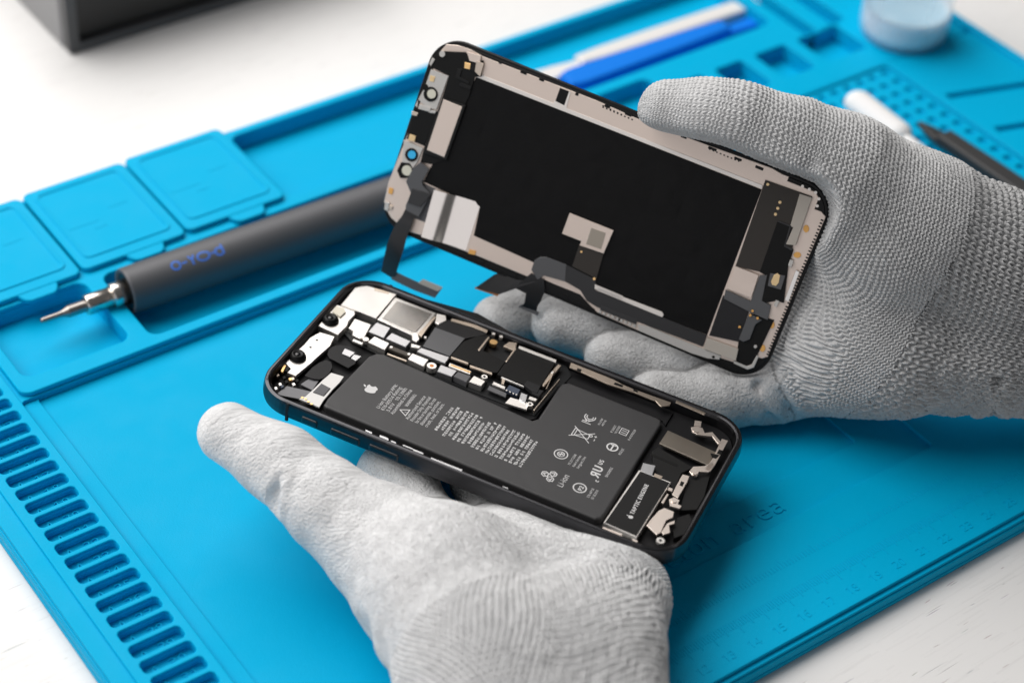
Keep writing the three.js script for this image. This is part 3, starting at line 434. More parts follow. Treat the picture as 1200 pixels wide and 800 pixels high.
// ---------- phone materials ----------
const fine = dataTex(256, (u, v, i, j) => 0.5 + 0.6 * (hash3(i, j, 2) - 0.5)); fine.repeat.set(400, 400);
const smudge = dataTex(256, (u, v) => { const n = 0.5 * tnoise(u * 5, v * 5, 5, 1) + 0.3 * tnoise(u * 14, v * 14, 14, 2) + 0.2 * tnoise(u * 60, v * 60, 60, 3); return 0.86 + 0.14 * n; }); smudge.repeat.set(40, 40);
const wrinkle = dataTex(512, (u, v) => { const a = tnoise(u * 7, v * 7, 7, 21), b = tnoise(u * 15 + 3 * a, v * 15, 15, 22), f = tnoise(u * 256, v * 256, 256, 23); return 0.5 + 0.35 * (Math.abs(a - 0.5) - 0.25) + 0.25 * (b - 0.5) + 0.02 * (f - 0.5); }); wrinkle.repeat.set(14, 14);
const M = {
  silver: mt(0.85, 0.83, 0.80, 0.34, 1, { roughnessMap: smudge }), polished: mt(0.62, 0.60, 0.57, 0.26, 1, { roughnessMap: smudge }), nickel: mt(0.92, 0.89, 0.85, 0.42, 1), nickelmatte: mt(0.62, 0.60, 0.57, 0.55, 0.6),
  darksilver: mt(0.6, 0.6, 0.61, 0.4, 1), bronze: mt(0.62, 0.53, 0.44, 0.4, 1), bronzeplate: mt(0.44, 0.39, 0.33, 0.4, 1, { roughnessMap: smudge }), pinknickel: mt(0.92, 0.82, 0.74, 0.42, 1),
  black: mt(0.006, 0.006, 0.006, 0.55, 0, { phys: 1, specularIntensity: 0.4 }), blackmatte: mt(0.02, 0.02, 0.021, 0.7, 0, { phys: 1, specularIntensity: 0.4 }), blackfilm: mt(0.016, 0.016, 0.017, 0.42, 0, { phys: 1, specularIntensity: 0.4 }), blackplastic: mt(0.012, 0.012, 0.012, 0.5, 0, { phys: 1, specularIntensity: 0.4 }), motorblack: mt(0.014, 0.014, 0.014, 0.45, 0, { phys: 1, specularIntensity: 0.4 }),
  grayfilm: mt(0.17, 0.17, 0.18, 0.5), grayflex: mt(0.085, 0.087, 0.092, 0.42), graypad: mt(0.1, 0.1, 0.106, 0.6), connector: mt(0.07, 0.06, 0.05, 0.45, 0.3), whiteplate: mt(0.72, 0.71, 0.69, 0.4), cream: mt(0.7, 0.66, 0.55, 0.5),
  gold: mt(0.95, 0.62, 0.28, 0.35, 1), goldpale: mt(0.85, 0.62, 0.33, 0.45, 0.2), orange: mt(0.85, 0.45, 0.12, 0.5), copper: mt(0.6, 0.25, 0.1, 0.4, 1), navy: mt(0.05, 0.065, 0.1, 0.4), board: mt(0.012, 0.013, 0.014, 0.5, 0, { phys: 1, specularIntensity: 0.4 }),
  plate: mt(0.78, 0.665, 0.585, 0.5, 0.75, { roughnessMap: smudge }), platebright: mt(0.86, 0.81, 0.76, 0.45, 0.6), graphite: mt(0.0035, 0.0035, 0.0037, 0.45, 0, { phys: 1, specularIntensity: 0.3, bumpMap: wrinkle, bumpScale: 0.001 }), mirror: mt(0.74, 0.69, 0.64, 0.13, 1),
  creamglow: mt(0.72, 0.70, 0.58, 0.35), blueglass: mt(0.02, 0.5, 0.9, 0.15), darkfoam: mt(0.04, 0.04, 0.042, 0.85), brownboard: mt(0.045, 0.04, 0.036, 0.5, 0, { phys: 1, specularIntensity: 0.4 }), darkboard: mt(0.022, 0.022, 0.024, 0.5, 0, { phys: 1, specularIntensity: 0.4 }), labelbeige: mt(0.5, 0.455, 0.4, 0.6), labelbrown: mt(0.36, 0.32, 0.27, 0.6), blackflex: mt(0.012, 0.012, 0.013, 0.36),
  steel: mt(0.062, 0.062, 0.066, 0.3, 1, { bumpMap: fine, bumpScale: 0.000004 }), bezel: mt(0.006, 0.006, 0.006, 0.38, 0, { phys: 1, specularIntensity: 0.4 }), innerblack: mt(0.008, 0.008, 0.009, 0.6, 0, { phys: 1, specularIntensity: 0.4 }), glass: mt(0.004, 0.004, 0.005, 0.06), battery: mt(1, 1, 1, 0.48, 0, { phys: 1, specularIntensity: 0.8 }),
};
function poseOf(g, p) { const m = new THREE.Matrix4().makeBasis(new THREE.Vector3(...p.x), new THREE.Vector3(...p.y), new THREE.Vector3(...p.z)); g.quaternion.setFromRotationMatrix(m); g.position.set(p.c[0] * MM, p.c[1] * MM, p.c[2] * MM); }
// sweep a closed profile [[outward offset, h] ...] (mm) round a rounded rectangle
function rimSweep(L, W, r, prof, seg = 12) {
  const path = []; for (const [sx, sz, a0] of [[1, 1, 0], [-1, 1, 90], [-1, -1, 180], [1, -1, 270]]) for (let i = 0; i <= seg; i++) { const a = (a0 + 90 * i / seg) * Math.PI / 180; path.push([sx * (L / 2 - r) + r * Math.cos(a), sz * (W / 2 - r) + r * Math.sin(a), Math.cos(a), Math.sin(a)]); }
  const pos = [], n = path.length, m = prof.length; const at = (i, j) => { const p = path[i % n], q = prof[j % m]; return [(p[0] + p[2] * q[0]) * MM, q[1] * MM, (p[1] + p[3] * q[0]) * MM]; };
  for (let i = 0; i < n; i++) for (let j = 0; j < m; j++) { const a = at(i, j), b = at(i + 1, j), c = at(i + 1, j + 1), d = at(i, j + 1); pos.push(...a, ...b, ...c, ...a, ...c, ...d); }
  const g = new THREE.BufferGeometry(); g.setAttribute('position', new THREE.Float32BufferAttribute(pos, 3)); g.setAttribute('uv', new THREE.Float32BufferAttribute(new Float32Array(pos.length / 3 * 2).map((_, k) => k % 2 ? pos[(k >> 1) * 3 + 1] : pos[(k >> 1) * 3] + pos[(k >> 1) * 3 + 2]), 2));
  const w = mergeVertices(g, 1e-7); return toCreasedNormals(w, 0.7);
}
function addParts(list, parent) {
  for (const [name, mat, h, t, p, r] of list) {
    const g = r ? cyl(p[0], p[1], h, t, r) : slab(shapeOf(p), h, t, t > 0.9 ? 0.16 : 0.08, 1);
    mesh(name, g, M[mat], parent);
  }
}
function ribbon(rows, thick = 0.18) {   // strip through pairs of edge points at heights h, with thickness
  const pos = [], n = rows.length, P = (i, s, up) => { const q = rows[i][s]; return [q[0] * MM, (rows[i][2] + up) * MM, q[1] * MM]; };
  const quad = (a, b, c, d) => pos.push(...a, ...b, ...c, ...a, ...c, ...d);
  for (let i = 0; i < n - 1; i++) { quad(P(i, 0, 0), P(i + 1, 0, 0), P(i + 1, 1, 0), P(i, 1, 0)); quad(P(i, 1, -thick), P(i + 1, 1, -thick), P(i + 1, 0, -thick), P(i, 0, -thick)); for (const s of [0, 1]) quad(P(i, s, -thick), P(i + 1, s, -thick), P(i + 1, s, 0), P(i, s, 0)); }
  for (const i of [0, n - 1]) quad(P(i, 0, -thick), P(i, 0, 0), P(i, 1, 0), P(i, 1, -thick));
  const g = new THREE.BufferGeometry(); g.setAttribute('position', new THREE.Float32BufferAttribute(pos, 3)); g.setAttribute('uv', new THREE.Float32BufferAttribute(new Float32Array(pos.length / 3 * 2), 2)); return toCreasedNormals(mergeVertices(g, 1e-7), 0.6);
}
// ---------- battery print ----------
const BX0 = -50.5, BX1 = 46, BV0 = -25, BV1 = 30;
function batteryPrint() {
  const W = 2048, K = W / (BX1 - BX0), H = Math.round((BV1 - BV0) * K), c = document.createElement('canvas'); c.width = W; c.height = H; const g = c.getContext('2d');
  g.fillStyle = '#3c3c3d'; g.fillRect(0, 0, W, H);
  for (let i = 0; i < 9000; i++) { const v = 40 + rnd() * 44 | 0; g.fillStyle = `rgba(${v},${v},${v},0.12)`; g.fillRect(rnd() * W, rnd() * H, 2, 2); }
  const ink = '#cfcfcf'; g.fillStyle = ink; g.strokeStyle = ink; g.lineJoin = 'round';
  // local frame: reading direction toward -v, lines advance toward +x
  const at = (x, v, fn) => { g.save(); g.translate((x - BX0) * K, (v - BV0) * K); g.rotate(-Math.PI / 2); g.scale(K, K); g.fillStyle = ink; g.strokeStyle = ink; fn(); g.restore(); };
  const text = (x, v, s, size, w, weight = '') => at(x, v, () => { g.font = `${weight} ${size}px sans-serif`; g.textBaseline = 'middle'; const m = g.measureText(s).width; g.scale(w / m, 1); g.fillText(s, 0, 0); });
  at(-41.4, 13.4, () => { g.scale(0.0125, 0.0125); g.translate(-190, -190);   // fruit emblem with a bite and a leaf
    g.beginPath(); g.moveTo(195, 120); g.bezierCurveTo(150, 95, 95, 95, 62, 135); g.bezierCurveTo(15, 195, 40, 320, 110, 385); g.bezierCurveTo(140, 412, 165, 385, 200, 385); g.bezierCurveTo(235, 385, 262, 412, 292, 385); g.bezierCurveTo(325, 352, 345, 312, 352, 285); g.bezierCurveTo(285, 258, 280, 172, 340, 140); g.bezierCurveTo(305, 90, 240, 98, 195, 120); g.fill();
    g.beginPath(); g.moveTo(195, 95); g.bezierCurveTo(190, 45, 225, 8, 270, 2); g.bezierCurveTo(275, 50, 240, 92, 195, 95); g.fill(); });
  ['Li-ion Battery APN:', '616-00514 Rating:', '3.81V \u2393 10.13Wh', 'Assembled in China'].forEach((s, i) => text(-35.3 + i * 1.68, 20.3 - (i === 2 ? 0.3 : 0), s, 1.65, [13.4, 13.2, 13.2, 13.6][i]));
  text(-27.1, 14.6, 'WARNING:', 1.5, 6.8);
  at(-27, 17.1, () => { g.lineWidth = 0.32; g.beginPath(); g.moveTo(-1.6, 1.2); g.lineTo(1.6, 1.2); g.lineTo(0, -1.5); g.closePath(); g.stroke(); g.font = '1.7px sans-serif'; g.fillText('!', -0.25, 0.9); });
  ['Authorized Service', 'Provider Only. Potential', 'for fire or burning. Do not', 'disassemble, puncture,', 'crush, heat, or burn.'].forEach((s, i) => text(-24.2 + i * 1.66, 19.9, s, 1.55, [12.9, 13.4, 13.6, 13.2, 12.9][i]));
  const rows = 19; for (let r = 0; r < rows; r++) { const x = -14.8 + r * 29.4 / (rows - 1); let v = 20.7; const end = 6.6 + (r < 2 ? (r ? 0.1 : -0.6) : 0); while (v > end) { const w = 1.05; if (rnd() < 0.9) at(x, v, () => { g.lineWidth = 0.13; for (let k = 0; k < 5; k++) { const a = -0.5 + rnd() * 0.9; g.beginPath(); if (rnd() < 0.55) { g.moveTo(0.06, a); g.lineTo(0.95, a + (rnd() - 0.5) * 0.1); } else { const b = 0.1 + rnd() * 0.8; g.moveTo(b, -0.5); g.lineTo(b + (rnd() - 0.5) * 0.3, 0.55); } g.stroke(); } if (rnd() < 0.35) g.strokeRect(0.2, -0.35, 0.6, 0.6); }); v -= w; } }
  // safety marks
  at(24.5, -11.6, () => { g.lineWidth = 0.33; g.beginPath(); g.moveTo(-2.1, -1.6); g.lineTo(-2.1, 1.6); g.moveTo(-1.4, -1.6); g.lineTo(-1.4, -0.1); g.lineTo(0.4, -1.6); g.moveTo(-1.4, 0.2); g.lineTo(0.5, 1.7); g.stroke(); for (const r of [1.05, 1.75]) { g.beginPath(); g.arc(1.1, 0.1, r, Math.PI * 0.35, Math.PI * 1.65); g.stroke(); } });
  text(28.1, -10.7, 'XU-JTBF', 0.95, 3.6); text(29.3, -10.9, '4018', 0.95, 3.2);
  at(25.6, -3.6, () => { g.lineWidth = 0.3; g.strokeRect(-1.7, -3.0, 3.4, 0.8); g.beginPath(); g.moveTo(-1.5, -2.2); g.lineTo(-1.0, 2.3); g.lineTo(1.0, 2.3); g.lineTo(1.5, -2.2); g.moveTo(-2.6, -3.6); g.lineTo(2.6, 3.4); g.moveTo(2.6, -3.6); g.lineTo(-2.6, 3.4); g.stroke(); g.beginPath(); g.arc(0.9, 2.6, 0.5, 0, 7); g.stroke(); g.fillRect(-0.8, 4.2, 1.0, 0.25); g.fillRect(1.2, 3.6, 0.25, 1.0); g.fillRect(0.85, 4.0, 0.95, 0.25); });
  at(36.7, -12.1, () => { g.lineWidth = 0.26; g.strokeRect(-1.4, -1.3, 2.8, 2.4); g.beginPath(); g.moveTo(-0.5, -0.9); g.lineTo(-0.5, 0.8); g.moveTo(0.5, -0.9); g.lineTo(0.5, 0.8); g.stroke(); });
  text(33.0, -9.6, 'R 33021', 1.0, 4.0); text(34.3, -9.8, '16-0182', 1.0, 4.2); text(39.2, -9.2, 'R-41070228', 1.0, 5.8);
  at(23.4, 8.4, () => { g.lineWidth = 0.36; g.beginPath(); g.arc(0, 0, 2.1, 0, 7); g.stroke(); g.lineWidth = 0.26; g.beginPath(); g.arc(0, 0, 1.1, 0, 7); g.moveTo(-1.3, 0); g.lineTo(1.3, 0); g.moveTo(0, -1.3); g.lineTo(0, 1.3); g.moveTo(-1, -1); g.lineTo(1, 1); g.stroke(); });
  ['TIS 2217-2548', 'Made in Shenzhen', 'Dongguan, China'].forEach((s, i) => text(27.3 + i * 1.5, 11.6, s, 1.1, 5.6 + i * 0.3));
  at(24.2, 19.3, () => { for (let k = 0; k < 3; k++) { g.save(); g.rotate(k * 2.094); g.translate(0, -1.5); g.lineWidth = 0.34; g.beginPath(); for (let q = 0; q < 7; q++) { const a = q * 1.047; g[q ? 'lineTo' : 'moveTo'](1.15 * Math.cos(a), 1.15 * Math.sin(a)); } g.stroke(); g.beginPath(); g.moveTo(-0.6, 0.35); g.lineTo(0.1, -0.6); g.lineTo(0.6, 0.3); g.stroke(); g.restore(); } });
  text(29.2, 22.2, 'Li-ion', 2.5, 6.2);
  at(36.1, -3.4, () => { g.lineWidth = 0.5; g.beginPath(); g.arc(0, 0, 1.7, 0, 7); g.stroke(); g.fillRect(-1.7, -0.25, 3.0, 0.5); g.lineWidth = 0.4; g.beginPath(); g.moveTo(1.0, -0.9); g.lineTo(1.0, 0.9); g.stroke(); });
  text(39.2, -1.3, 'R32/JC', 1.1, 3.4);
  at(36.2, 12.3, () => { g.font = 'bold 4.2px sans-serif'; g.textBaseline = 'middle'; g.save(); g.translate(2.6, 0); g.scale(-1, 1); g.fillText('R', 0, 0); g.restore(); g.fillText('U', 2.5, -0.25); g.font = 'bold 2px sans-serif'; g.fillText('c', -1.8, 1.2); g.fillText('US', 6, -0.8); });
  text(39.4, 10.4, 'MH28852', 1.2, 5.0);
  at(34.4, 19.3, () => { g.lineWidth = 0.4; g.beginPath(); g.arc(0, 0, 2.0, 0, 7); g.stroke(); g.font = 'bold 2px sans-serif'; g.textBaseline = 'middle'; g.fillText('P2', -1.2, 0.1); });
  text(38.0, 21.9, 'CN-AP18', 1.1, 4.6); text(39.4, 21.9, 'ID: 08.2018', 1.1, 4.6);
  const t = new THREE.CanvasTexture(c); t.colorSpace = THREE.SRGBColorSpace; t.anisotropy = 8; return t;
}
function planarUV(g, x0, x1, v0, v1) { const p = g.attributes.position, u = new Float32Array(p.count * 2); for (let i = 0; i < p.count; i++) { u[i * 2] = (p.getX(i) / MM - x0) / (x1 - x0); u[i * 2 + 1] = 1 - (p.getZ(i) / MM - v0) / (v1 - v0); } g.setAttribute('uv', new THREE.Float32BufferAttribute(u, 2)); return g; }

// ---------- phone housing with battery ----------
{
  const ph = group('phone_housing'); poseOf(ph, DATA.ph.B);
  tag(ph, 'opened black phone housing showing its battery and circuit board, resting on a gloved palm', 'phone');
  const L = 143.6, W = 70.9;
  mesh('frame', rimSweep(L, W, 11.8, [[-2.3, -6.6], [-2.3, -1.5], [-1.9, -0.5], [-1.2, -0.35], [-1.1, 0.0], [-0.5, 0.0], [-0.15, -0.25], [0.1, -1.2], [0.28, -2.6], [0.33, -3.6], [0.28, -4.6], [0.0, -5.8], [-0.7, -6.7], [-1.7, -7.2], [-2.9, -7.3]]), M.steel, ph);
  mesh('back_plate', slab(rrect(-L / 2 + 2.2, L / 2 - 2.2, -W / 2 + 2.2, W / 2 - 2.2, 9.6), -6.2, 1.0, 0.1), M.innerblack, ph);
  mesh('inner_tray', slab(rrect(-69.2, 69.2, -32.9, 32.9, 9), -4.3, 2.05, 0.1), M.innerblack, ph);
  // antenna breaks and side buttons on the near long side
  for (const x of [-58.6, 58.6]) mesh('antenna_break', slab(rrect(x - 0.5, x + 0.5, W / 2 - 0.3, W / 2 + 0.36, 0.1), -0.3, 7, 0.02), M.blackmatte, ph);
  for (const x of [-58.6, 58.6]) mesh('antenna_break', slab(rrect(x - 0.5, x + 0.5, -W / 2 - 0.36, -W / 2 + 0.3, 0.1), -0.3, 7, 0.02), M.blackmatte, ph);
  for (const [x, l, n] of [[-50.5, 5.6, 'mute_switch'], [-38, 10.2, 'volume_button'], [-24.6, 10.2, 'volume_button']]) { const g = new RoundedBoxGeometry(l * MM, 2.6 * MM, 1.4 * MM, 3, 0.6 * MM); const m = mesh(n, g, M.steel, ph); m.position.set(x * MM, -3.9 * MM, (W / 2 + 0.05) * MM); }
  const bs = shapeOf(DATA.bat), bg = planarUV(slab(bs, -2.2, 3.6, 0.75, 4), BX0, BX1, BV0, BV1); const bm = M.battery; bm.map = batteryPrint(); bm.bumpMap = wrinkle.clone(); bm.bumpMap.repeat.set(1.4, 0.9); bm.bumpScale = 0.00012; bm.roughnessMap = smudge.clone(); bm.roughnessMap.repeat.set(2, 1.2);
  mesh('battery', bg, bm, ph);
  mesh('board_surround', slab(shapeOf([-47, -5.2, 8, -2.4, 9.6, -4, 9.2, -22.5, 10.2, -25.6, 45, -25.6, 46.6, -24, 46.6, -31, -47, -31]), -3.6, 0.8, 0.1), M.innerblack, ph);
  for (const [q, h] of [[DATA.lens[0], 0.25], [DATA.lens[1], -0.1]]) { const b = loop([[0, 0], [2.75, 0], [2.75, 0.9], [2.45, 1.1], [2.45, 1.55], [2.05, 1.75], [2.0, 2.1], [1.5, 2.2], [1.1, 1.9], [0, 1.75]]); b.translate(q[0] * MM, (h - 2.2) * MM, q[1] * MM); const lb = mesh('camera_lens', b, M.bezel, ph); const gl = new THREE.SphereGeometry(1.15 * MM, 20, 8, 0, 7, 0, 0.9); gl.scale(1, 0.5, 1); gl.translate(q[0] * MM, (h - 0.62) * MM, q[1] * MM); mesh('lens_glass', gl, M.glass, lb); }
  addParts(DATA.B, ph);
  { // lettering on the vibration motor
    const c = document.createElement('canvas'); c.width = 1024; c.height = 192; const g = c.getContext('2d'); g.fillStyle = '#000'; g.fillRect(0, 0, 1024, 192); g.fillStyle = '#fff'; g.font = 'bold 112px sans-serif'; g.textBaseline = 'middle'; const s = 'TAPTIC ENGINE', w = g.measureText(s).width; g.save(); g.translate(140, 100); g.scale(860 / w, 1); g.fillText(s, 0, 0); g.restore();
    g.beginPath(); g.ellipse(60, 106, 42, 46, 0, 0, 7); g.fill(); g.beginPath(); g.ellipse(70, 40, 9, 18, 0.6, 0, 7); g.fill(); g.fillStyle = '#000'; g.beginPath(); g.arc(110, 92, 22, 0, 7); g.fill();
    const t = new THREE.CanvasTexture(c); const m = mt(0.62, 0.62, 0.62, 0.5, 0, { alphaMap: t, transparent: true });
    const p = new THREE.PlaneGeometry(17.6 * MM, 3.1 * MM); p.rotateX(-Math.PI / 2); p.rotateY(Math.PI / 2); const o = mesh('motor_lettering', p, m, ph); o.position.set(52.3 * MM, -1.57 * MM, 15.6 * MM); o.rotation.y = 0.05;
  }
  shade(ph);
}
// ---------- display assembly ----------
{
  const dp = group('phone_display'); poseOf(dp, DATA.ph.D);
  tag(dp, 'black phone display panel seen from its inner side, with beige metal plate and ribbon cables', 'phone screen');
  const L = 141.8, W = 69.2;
  mesh('bezel', rimSweep(L, W, 10.6, [[-2.6, -1.4], [-2.6, 0.1], [-1.2, 0.1], [-1.0, -0.15], [-0.2, -0.2], [0, -0.5], [0.05, -1.6], [-0.15, -2.2], [-0.8, -2.6], [-2.6, -2.6]]), M.bezel, dp);
  mesh('glass', slab(rrect(-L / 2 + 1.5, L / 2 - 1.5, -W / 2 + 1.5, W / 2 - 1.5, 9), -1.9, 0.7, 0.1), M.glass, dp);
  mesh('back_layer', slab(rrect(-L / 2 + 1.2, L / 2 - 1.2, -W / 2 + 1.2, W / 2 - 1.2, 9.4), 0.02, 1.9, 0.1), M.bezel, dp);
  const pl = mesh('metal_plate', planarUV(slab(shapeOf(DATA.plate), 0.32, 0.6, 0.1), 0, 30, 0, 30), M.plate, dp);
  addParts(DATA.D.filter((q) => q[0] !== 'sticker'), dp);
  { // reflective sticker, slightly wavy
    const p = DATA.D.find((q) => q[0] === 'sticker')[4], P = (i) => [p[i * 2], p[i * 2 + 1]], A = P(0), B2 = [(p[2] + p[4]) / 2 + 0.3, (p[3] + p[5]) / 2 - 0.9], C = P(4), D2 = P(5), nx = 40, ny = 10, pos = [], ix = [];
    for (let j = 0; j <= ny; j++) for (let i = 0; i <= nx; i++) { const u = i / nx, v = j / ny, x = (A[0] * (1 - u) + B2[0] * u) * (1 - v) + (D2[0] * (1 - u) + C[0] * u) * v, y = (A[1] * (1 - u) + B2[1] * u) * (1 - v) + (D2[1] * (1 - u) + C[1] * u) * v, w = (u - 0.36) / 0.22; pos.push(x * MM, (0.4 + 2.1 / (1 + Math.exp(w * 2.2)) + 0.05 * Math.sin(v * 3 + u)) * MM, y * MM); }
    for (let j = 0; j < ny; j++) for (let i = 0; i < nx; i++) { const a = j * (nx + 1) + i; ix.push(a, a + nx + 1, a + 1, a + 1, a + nx + 1, a + nx + 2); }
    const g = new THREE.BufferGeometry(); g.setAttribute('position', new THREE.Float32BufferAttribute(pos, 3)); g.setAttribute('uv', new THREE.Float32BufferAttribute(new Float32Array(pos.length / 3 * 2), 2)); g.setIndex(ix); g.computeVertexNormals(); mesh('sticker', g, M.mirror, dp);
  }
  // toothed clips along the long edges of the plate
  for (let i = 0; i < 11; i++) { const x = -52 + i * 9.3 + rnd() * 5, w = 1 + rnd() * 3; mesh('edge_clip', slab(rrect(x, x + w, -33.2, -32.6 + rnd() * 0.35, 0.2), 0.45, 0.4, 0.05), M.bezel, dp); mesh('edge_clip', slab(rrect(x + 1, x + 1 + w, 32.5 - rnd() * 0.4, 33, 0.2), 0.45, 0.4, 0.05), M.bezel, dp); }
  for (let i = 0; i < 46; i++) { const y = -25 + i * 1.1 + rnd() * 0.3; mesh('edge_clip', slab(rrect(69.15 - rnd() * 0.15, 69.9, y, y + 0.5, 0.1), 0.42, 0.4, 0.03), M.bezel, dp); }
  for (const [k, m] of [['main', 'blackflex'], ['mainend', 'graypad'], ['mainpad', 'labelbeige'], ['tailA', 'blackflex'], ['tailAend', 'copper'], ['tailB', 'blackflex'], ['tailBend', 'graypad']]) mesh('ribbon_cable', ribbon(DATA.ribs[k], 0.2), M[m], dp);
  shade(dp);
}
// ---------- screwdriver ----------
{
  const f = new THREE.Vector3(...DATA.drv.front), b = new THREE.Vector3(...DATA.drv.back), dir = b.clone().sub(f).normalize();
  const sd = group('precision_screwdriver', f.x, f.y, f.z); tag(sd, 'grey cylindrical pen screwdriver with steel bit lying in the mat tray', 'screwdriver');
  sd.quaternion.setFromUnitVectors(new THREE.Vector3(0, 1, 0), dir);
  const handle = mt(0.105, 0.108, 0.116, 0.55, 0.35, { bumpMap: fine, bumpScale: 0.00001 });
  const h = mesh('handle', loop([[0, 1.0], [6.9, 1.0], [7.0, 0.2], [8.0, 0], [8.35, 0.35], [8.5, 1.2], [8.5, 140], [8.2, 141.4], [7, 142], [0, 142]]), handle, sd);
  mesh('socket', loop([[0, 1.2], [6.6, 1.2], [6.6, 0.6], [5, 0.55], [4.6, 1.4], [0, 1.4]]), M.bezel, sd);
  mesh('collar', loop([[0, 2], [4.6, 2], [4.6, -4.8], [4.3, -5.2], [3.8, -5.3], [0, -5.3]]), mt(0.72, 0.68, 0.64, 0.24, 1), sd);
  mesh('chuck', loop([[0, -5], [3.7, -5], [3.7, -14.4], [3.4, -15], [2.6, -15.1], [0, -14.8]]), mt(0.74, 0.68, 0.62, 0.22, 1), sd);
  const bit = new THREE.CylinderGeometry(2.2 * MM, 2.2 * MM, 7 * MM, 6); bit.translate(0, -18 * MM, 0);
  mesh('bit', merged([bit, loop([[2.1, -21.4], [1.3, -23.6], [1.05, -24.6], [0.95, -31], [0.6, -31.6], [0, -31.7]])]), mt(0.33, 0.31, 0.29, 0.38, 1), sd);
  // blue print on the handle
  const c = document.createElement('canvas'); c.width = 1024; c.height = 256; const g = c.getContext('2d'); g.fillStyle = '#000'; g.fillRect(0, 0, 1024, 256); g.strokeStyle = g.fillStyle = '#fff'; g.lineWidth = 34;
  g.beginPath(); g.arc(110, 128, 72, 0, 7); g.stroke(); g.fillRect(215, 112, 90, 32); g.beginPath(); g.moveTo(350, 40); g.lineTo(400, 128); g.lineTo(450, 40); g.moveTo(400, 128); g.lineTo(400, 216); g.stroke(); g.beginPath(); g.ellipse(600, 128, 105, 72, 0, 0, 7); g.stroke(); g.fillRect(735, 112, 60, 32); g.beginPath(); g.arc(880, 140, 66, 0, 7); g.moveTo(946, 20); g.lineTo(946, 200); g.stroke();
  const t = new THREE.CanvasTexture(c); t.rotation = Math.PI / 2; t.center.set(0.5, 0.5);
  const patch = new THREE.CylinderGeometry(8.53 * MM, 8.53 * MM, 22.5 * MM, 16, 1, true, -0.32, 0.64); const pm = mesh('printed_mark', patch, mt(0.05, 0.17, 0.62, 0.45, 0, { alphaMap: t, transparent: true }), sd);
  pm.position.y = 27 * MM; pm.rotation.y = DRV_TURN;
  shade(sd);
}
// ---------- pry tools in the long tray ----------
function bar(path, w, t, seg = 40) { // tapered bar along +x: path [[x, halfWidth, thickness] ...] mm
  const s = []; for (const [x, hw] of path) s.push(x, hw); for (const [x, hw] of [...path].reverse()) s.push(x, -hw); return slab(shapeOf(s), t, t, Math.min(1.2, t * 0.4), 4);
}
{
  const w = group('white_spudger', 98, 2.1, -289.5); w.rotation.y = -0.02; tag(w, 'white plastic pry tool with wedge tip beside the blue one in the tray', 'pry tool');
  mesh('blade', bar([[-6, 4.6], [0, 4.8], [10, 4.2], [18, 3.2], [22, 2.9]], 0, 2.6), mt(0.75, 0.74, 0.72, 0.4), w); 
  mesh('shaft', bar([[21, 3.2], [32, 4.0], [60, 4.4], [112, 4.4], [116, 4.0], [118, 2.8]], 0, 5), mt(0.75, 0.74, 0.72, 0.4), w); shade(w);
  const b = group('blue_spudger', 108, 2.1, -278.4); b.rotation.y = -0.01; tag(b, 'dark blue plastic pry tool lying against the white one', 'pry tool');
  mesh('shaft', bar([[-4, 4.4], [0, 5.8], [4, 6.2], [20, 5.9], [60, 5.0], [78, 4.2], [82, 3.4]], 0, 6), mt(0.002, 0.19, 0.76, 0.5, 0, { phys: 1, specularIntensity: 0.3 }), b); mesh('blade', bar([[81, 3.0], [88, 3.2], [97, 3.6], [99, 3.2]], 0, 2.4), mt(0.002, 0.19, 0.76, 0.5, 0, { phys: 1, specularIntensity: 0.3 }), b); shade(b);
  const k = group('black_spudger', 203, 11.5, -173); tag(k, 'black flat spudger lying over the bit holder', 'spudger'); k.rotation.y = -Math.PI / 2 + 0.02; k.rotation.order = 'YXZ';
  mesh('tip', bar([[0, 0.8], [6, 2.6], [12, 3.6], [14, 3.8]], 0, 2.6), mt(0.022, 0.022, 0.023, 0.55), k); mesh('shaft', bar([[13, 3.8], [40, 4.2], [95, 4.4], [100, 4]], 0, 5), mt(0.03, 0.03, 0.031, 0.55), k); shade(k);
  const s = group('foam_swab', 190.4, 14.2, -199); s.rotation.y = -Math.PI / 2 - 0.06; tag(s, 'white foam tipped cleaning swab lying across the bit holder', 'swab');
  const tip = new THREE.CapsuleGeometry(5.9 * MM, 24 * MM, 12, 24); tip.rotateZ(Math.PI / 2); tip.scale(1, 0.8, 1); tip.translate(16 * MM, 0, 0); mesh('foam_tip', tip, mt(0.82, 0.82, 0.82, 0.9), s);
  const st = new THREE.CylinderGeometry(2.6 * MM, 3 * MM, 70 * MM, 16); st.rotateZ(Math.PI / 2); st.translate(66 * MM, 0, 0); mesh('stick', st, mt(0.75, 0.75, 0.75, 0.5), s); shade(s);
}
// ---------- translucent cup ----------
{
  const c = group('plastic_cup', 249, 9.52, -230); tag(c, 'small translucent frosted plastic cup standing on the mat corner', 'cup');
  mesh('cup_wall', loop([[0, 0.2], [15.5, 0], [17.2, 0.6], [18.4, 2.2], [18.9, 5], [19.6, 42], [19.0, 42], [18.2, 6], [17.6, 3], [16, 1.6], [0, 1.6]]), mt(0.97, 0.985, 1, 0.35, 0, { phys: 1, transmission: 0.9, thickness: 0 }), c);
  mesh('frosted_base', loop([[0, 1.8], [15.8, 1.8], [17.2, 3.4], [17.8, 6], [18.0, 14], [17.4, 14.3], [17.0, 6], [15.5, 3.2], [0, 2.8]]), mt(0.9, 0.9, 0.9, 0.7), c);
  mesh('liquid', loop([[0, 3], [15.4, 3.4], [16.9, 6], [17.3, 13.2], [0, 13.2]]), mt(0.58, 0.80, 0.90, 0.25), c); shade(c);
}
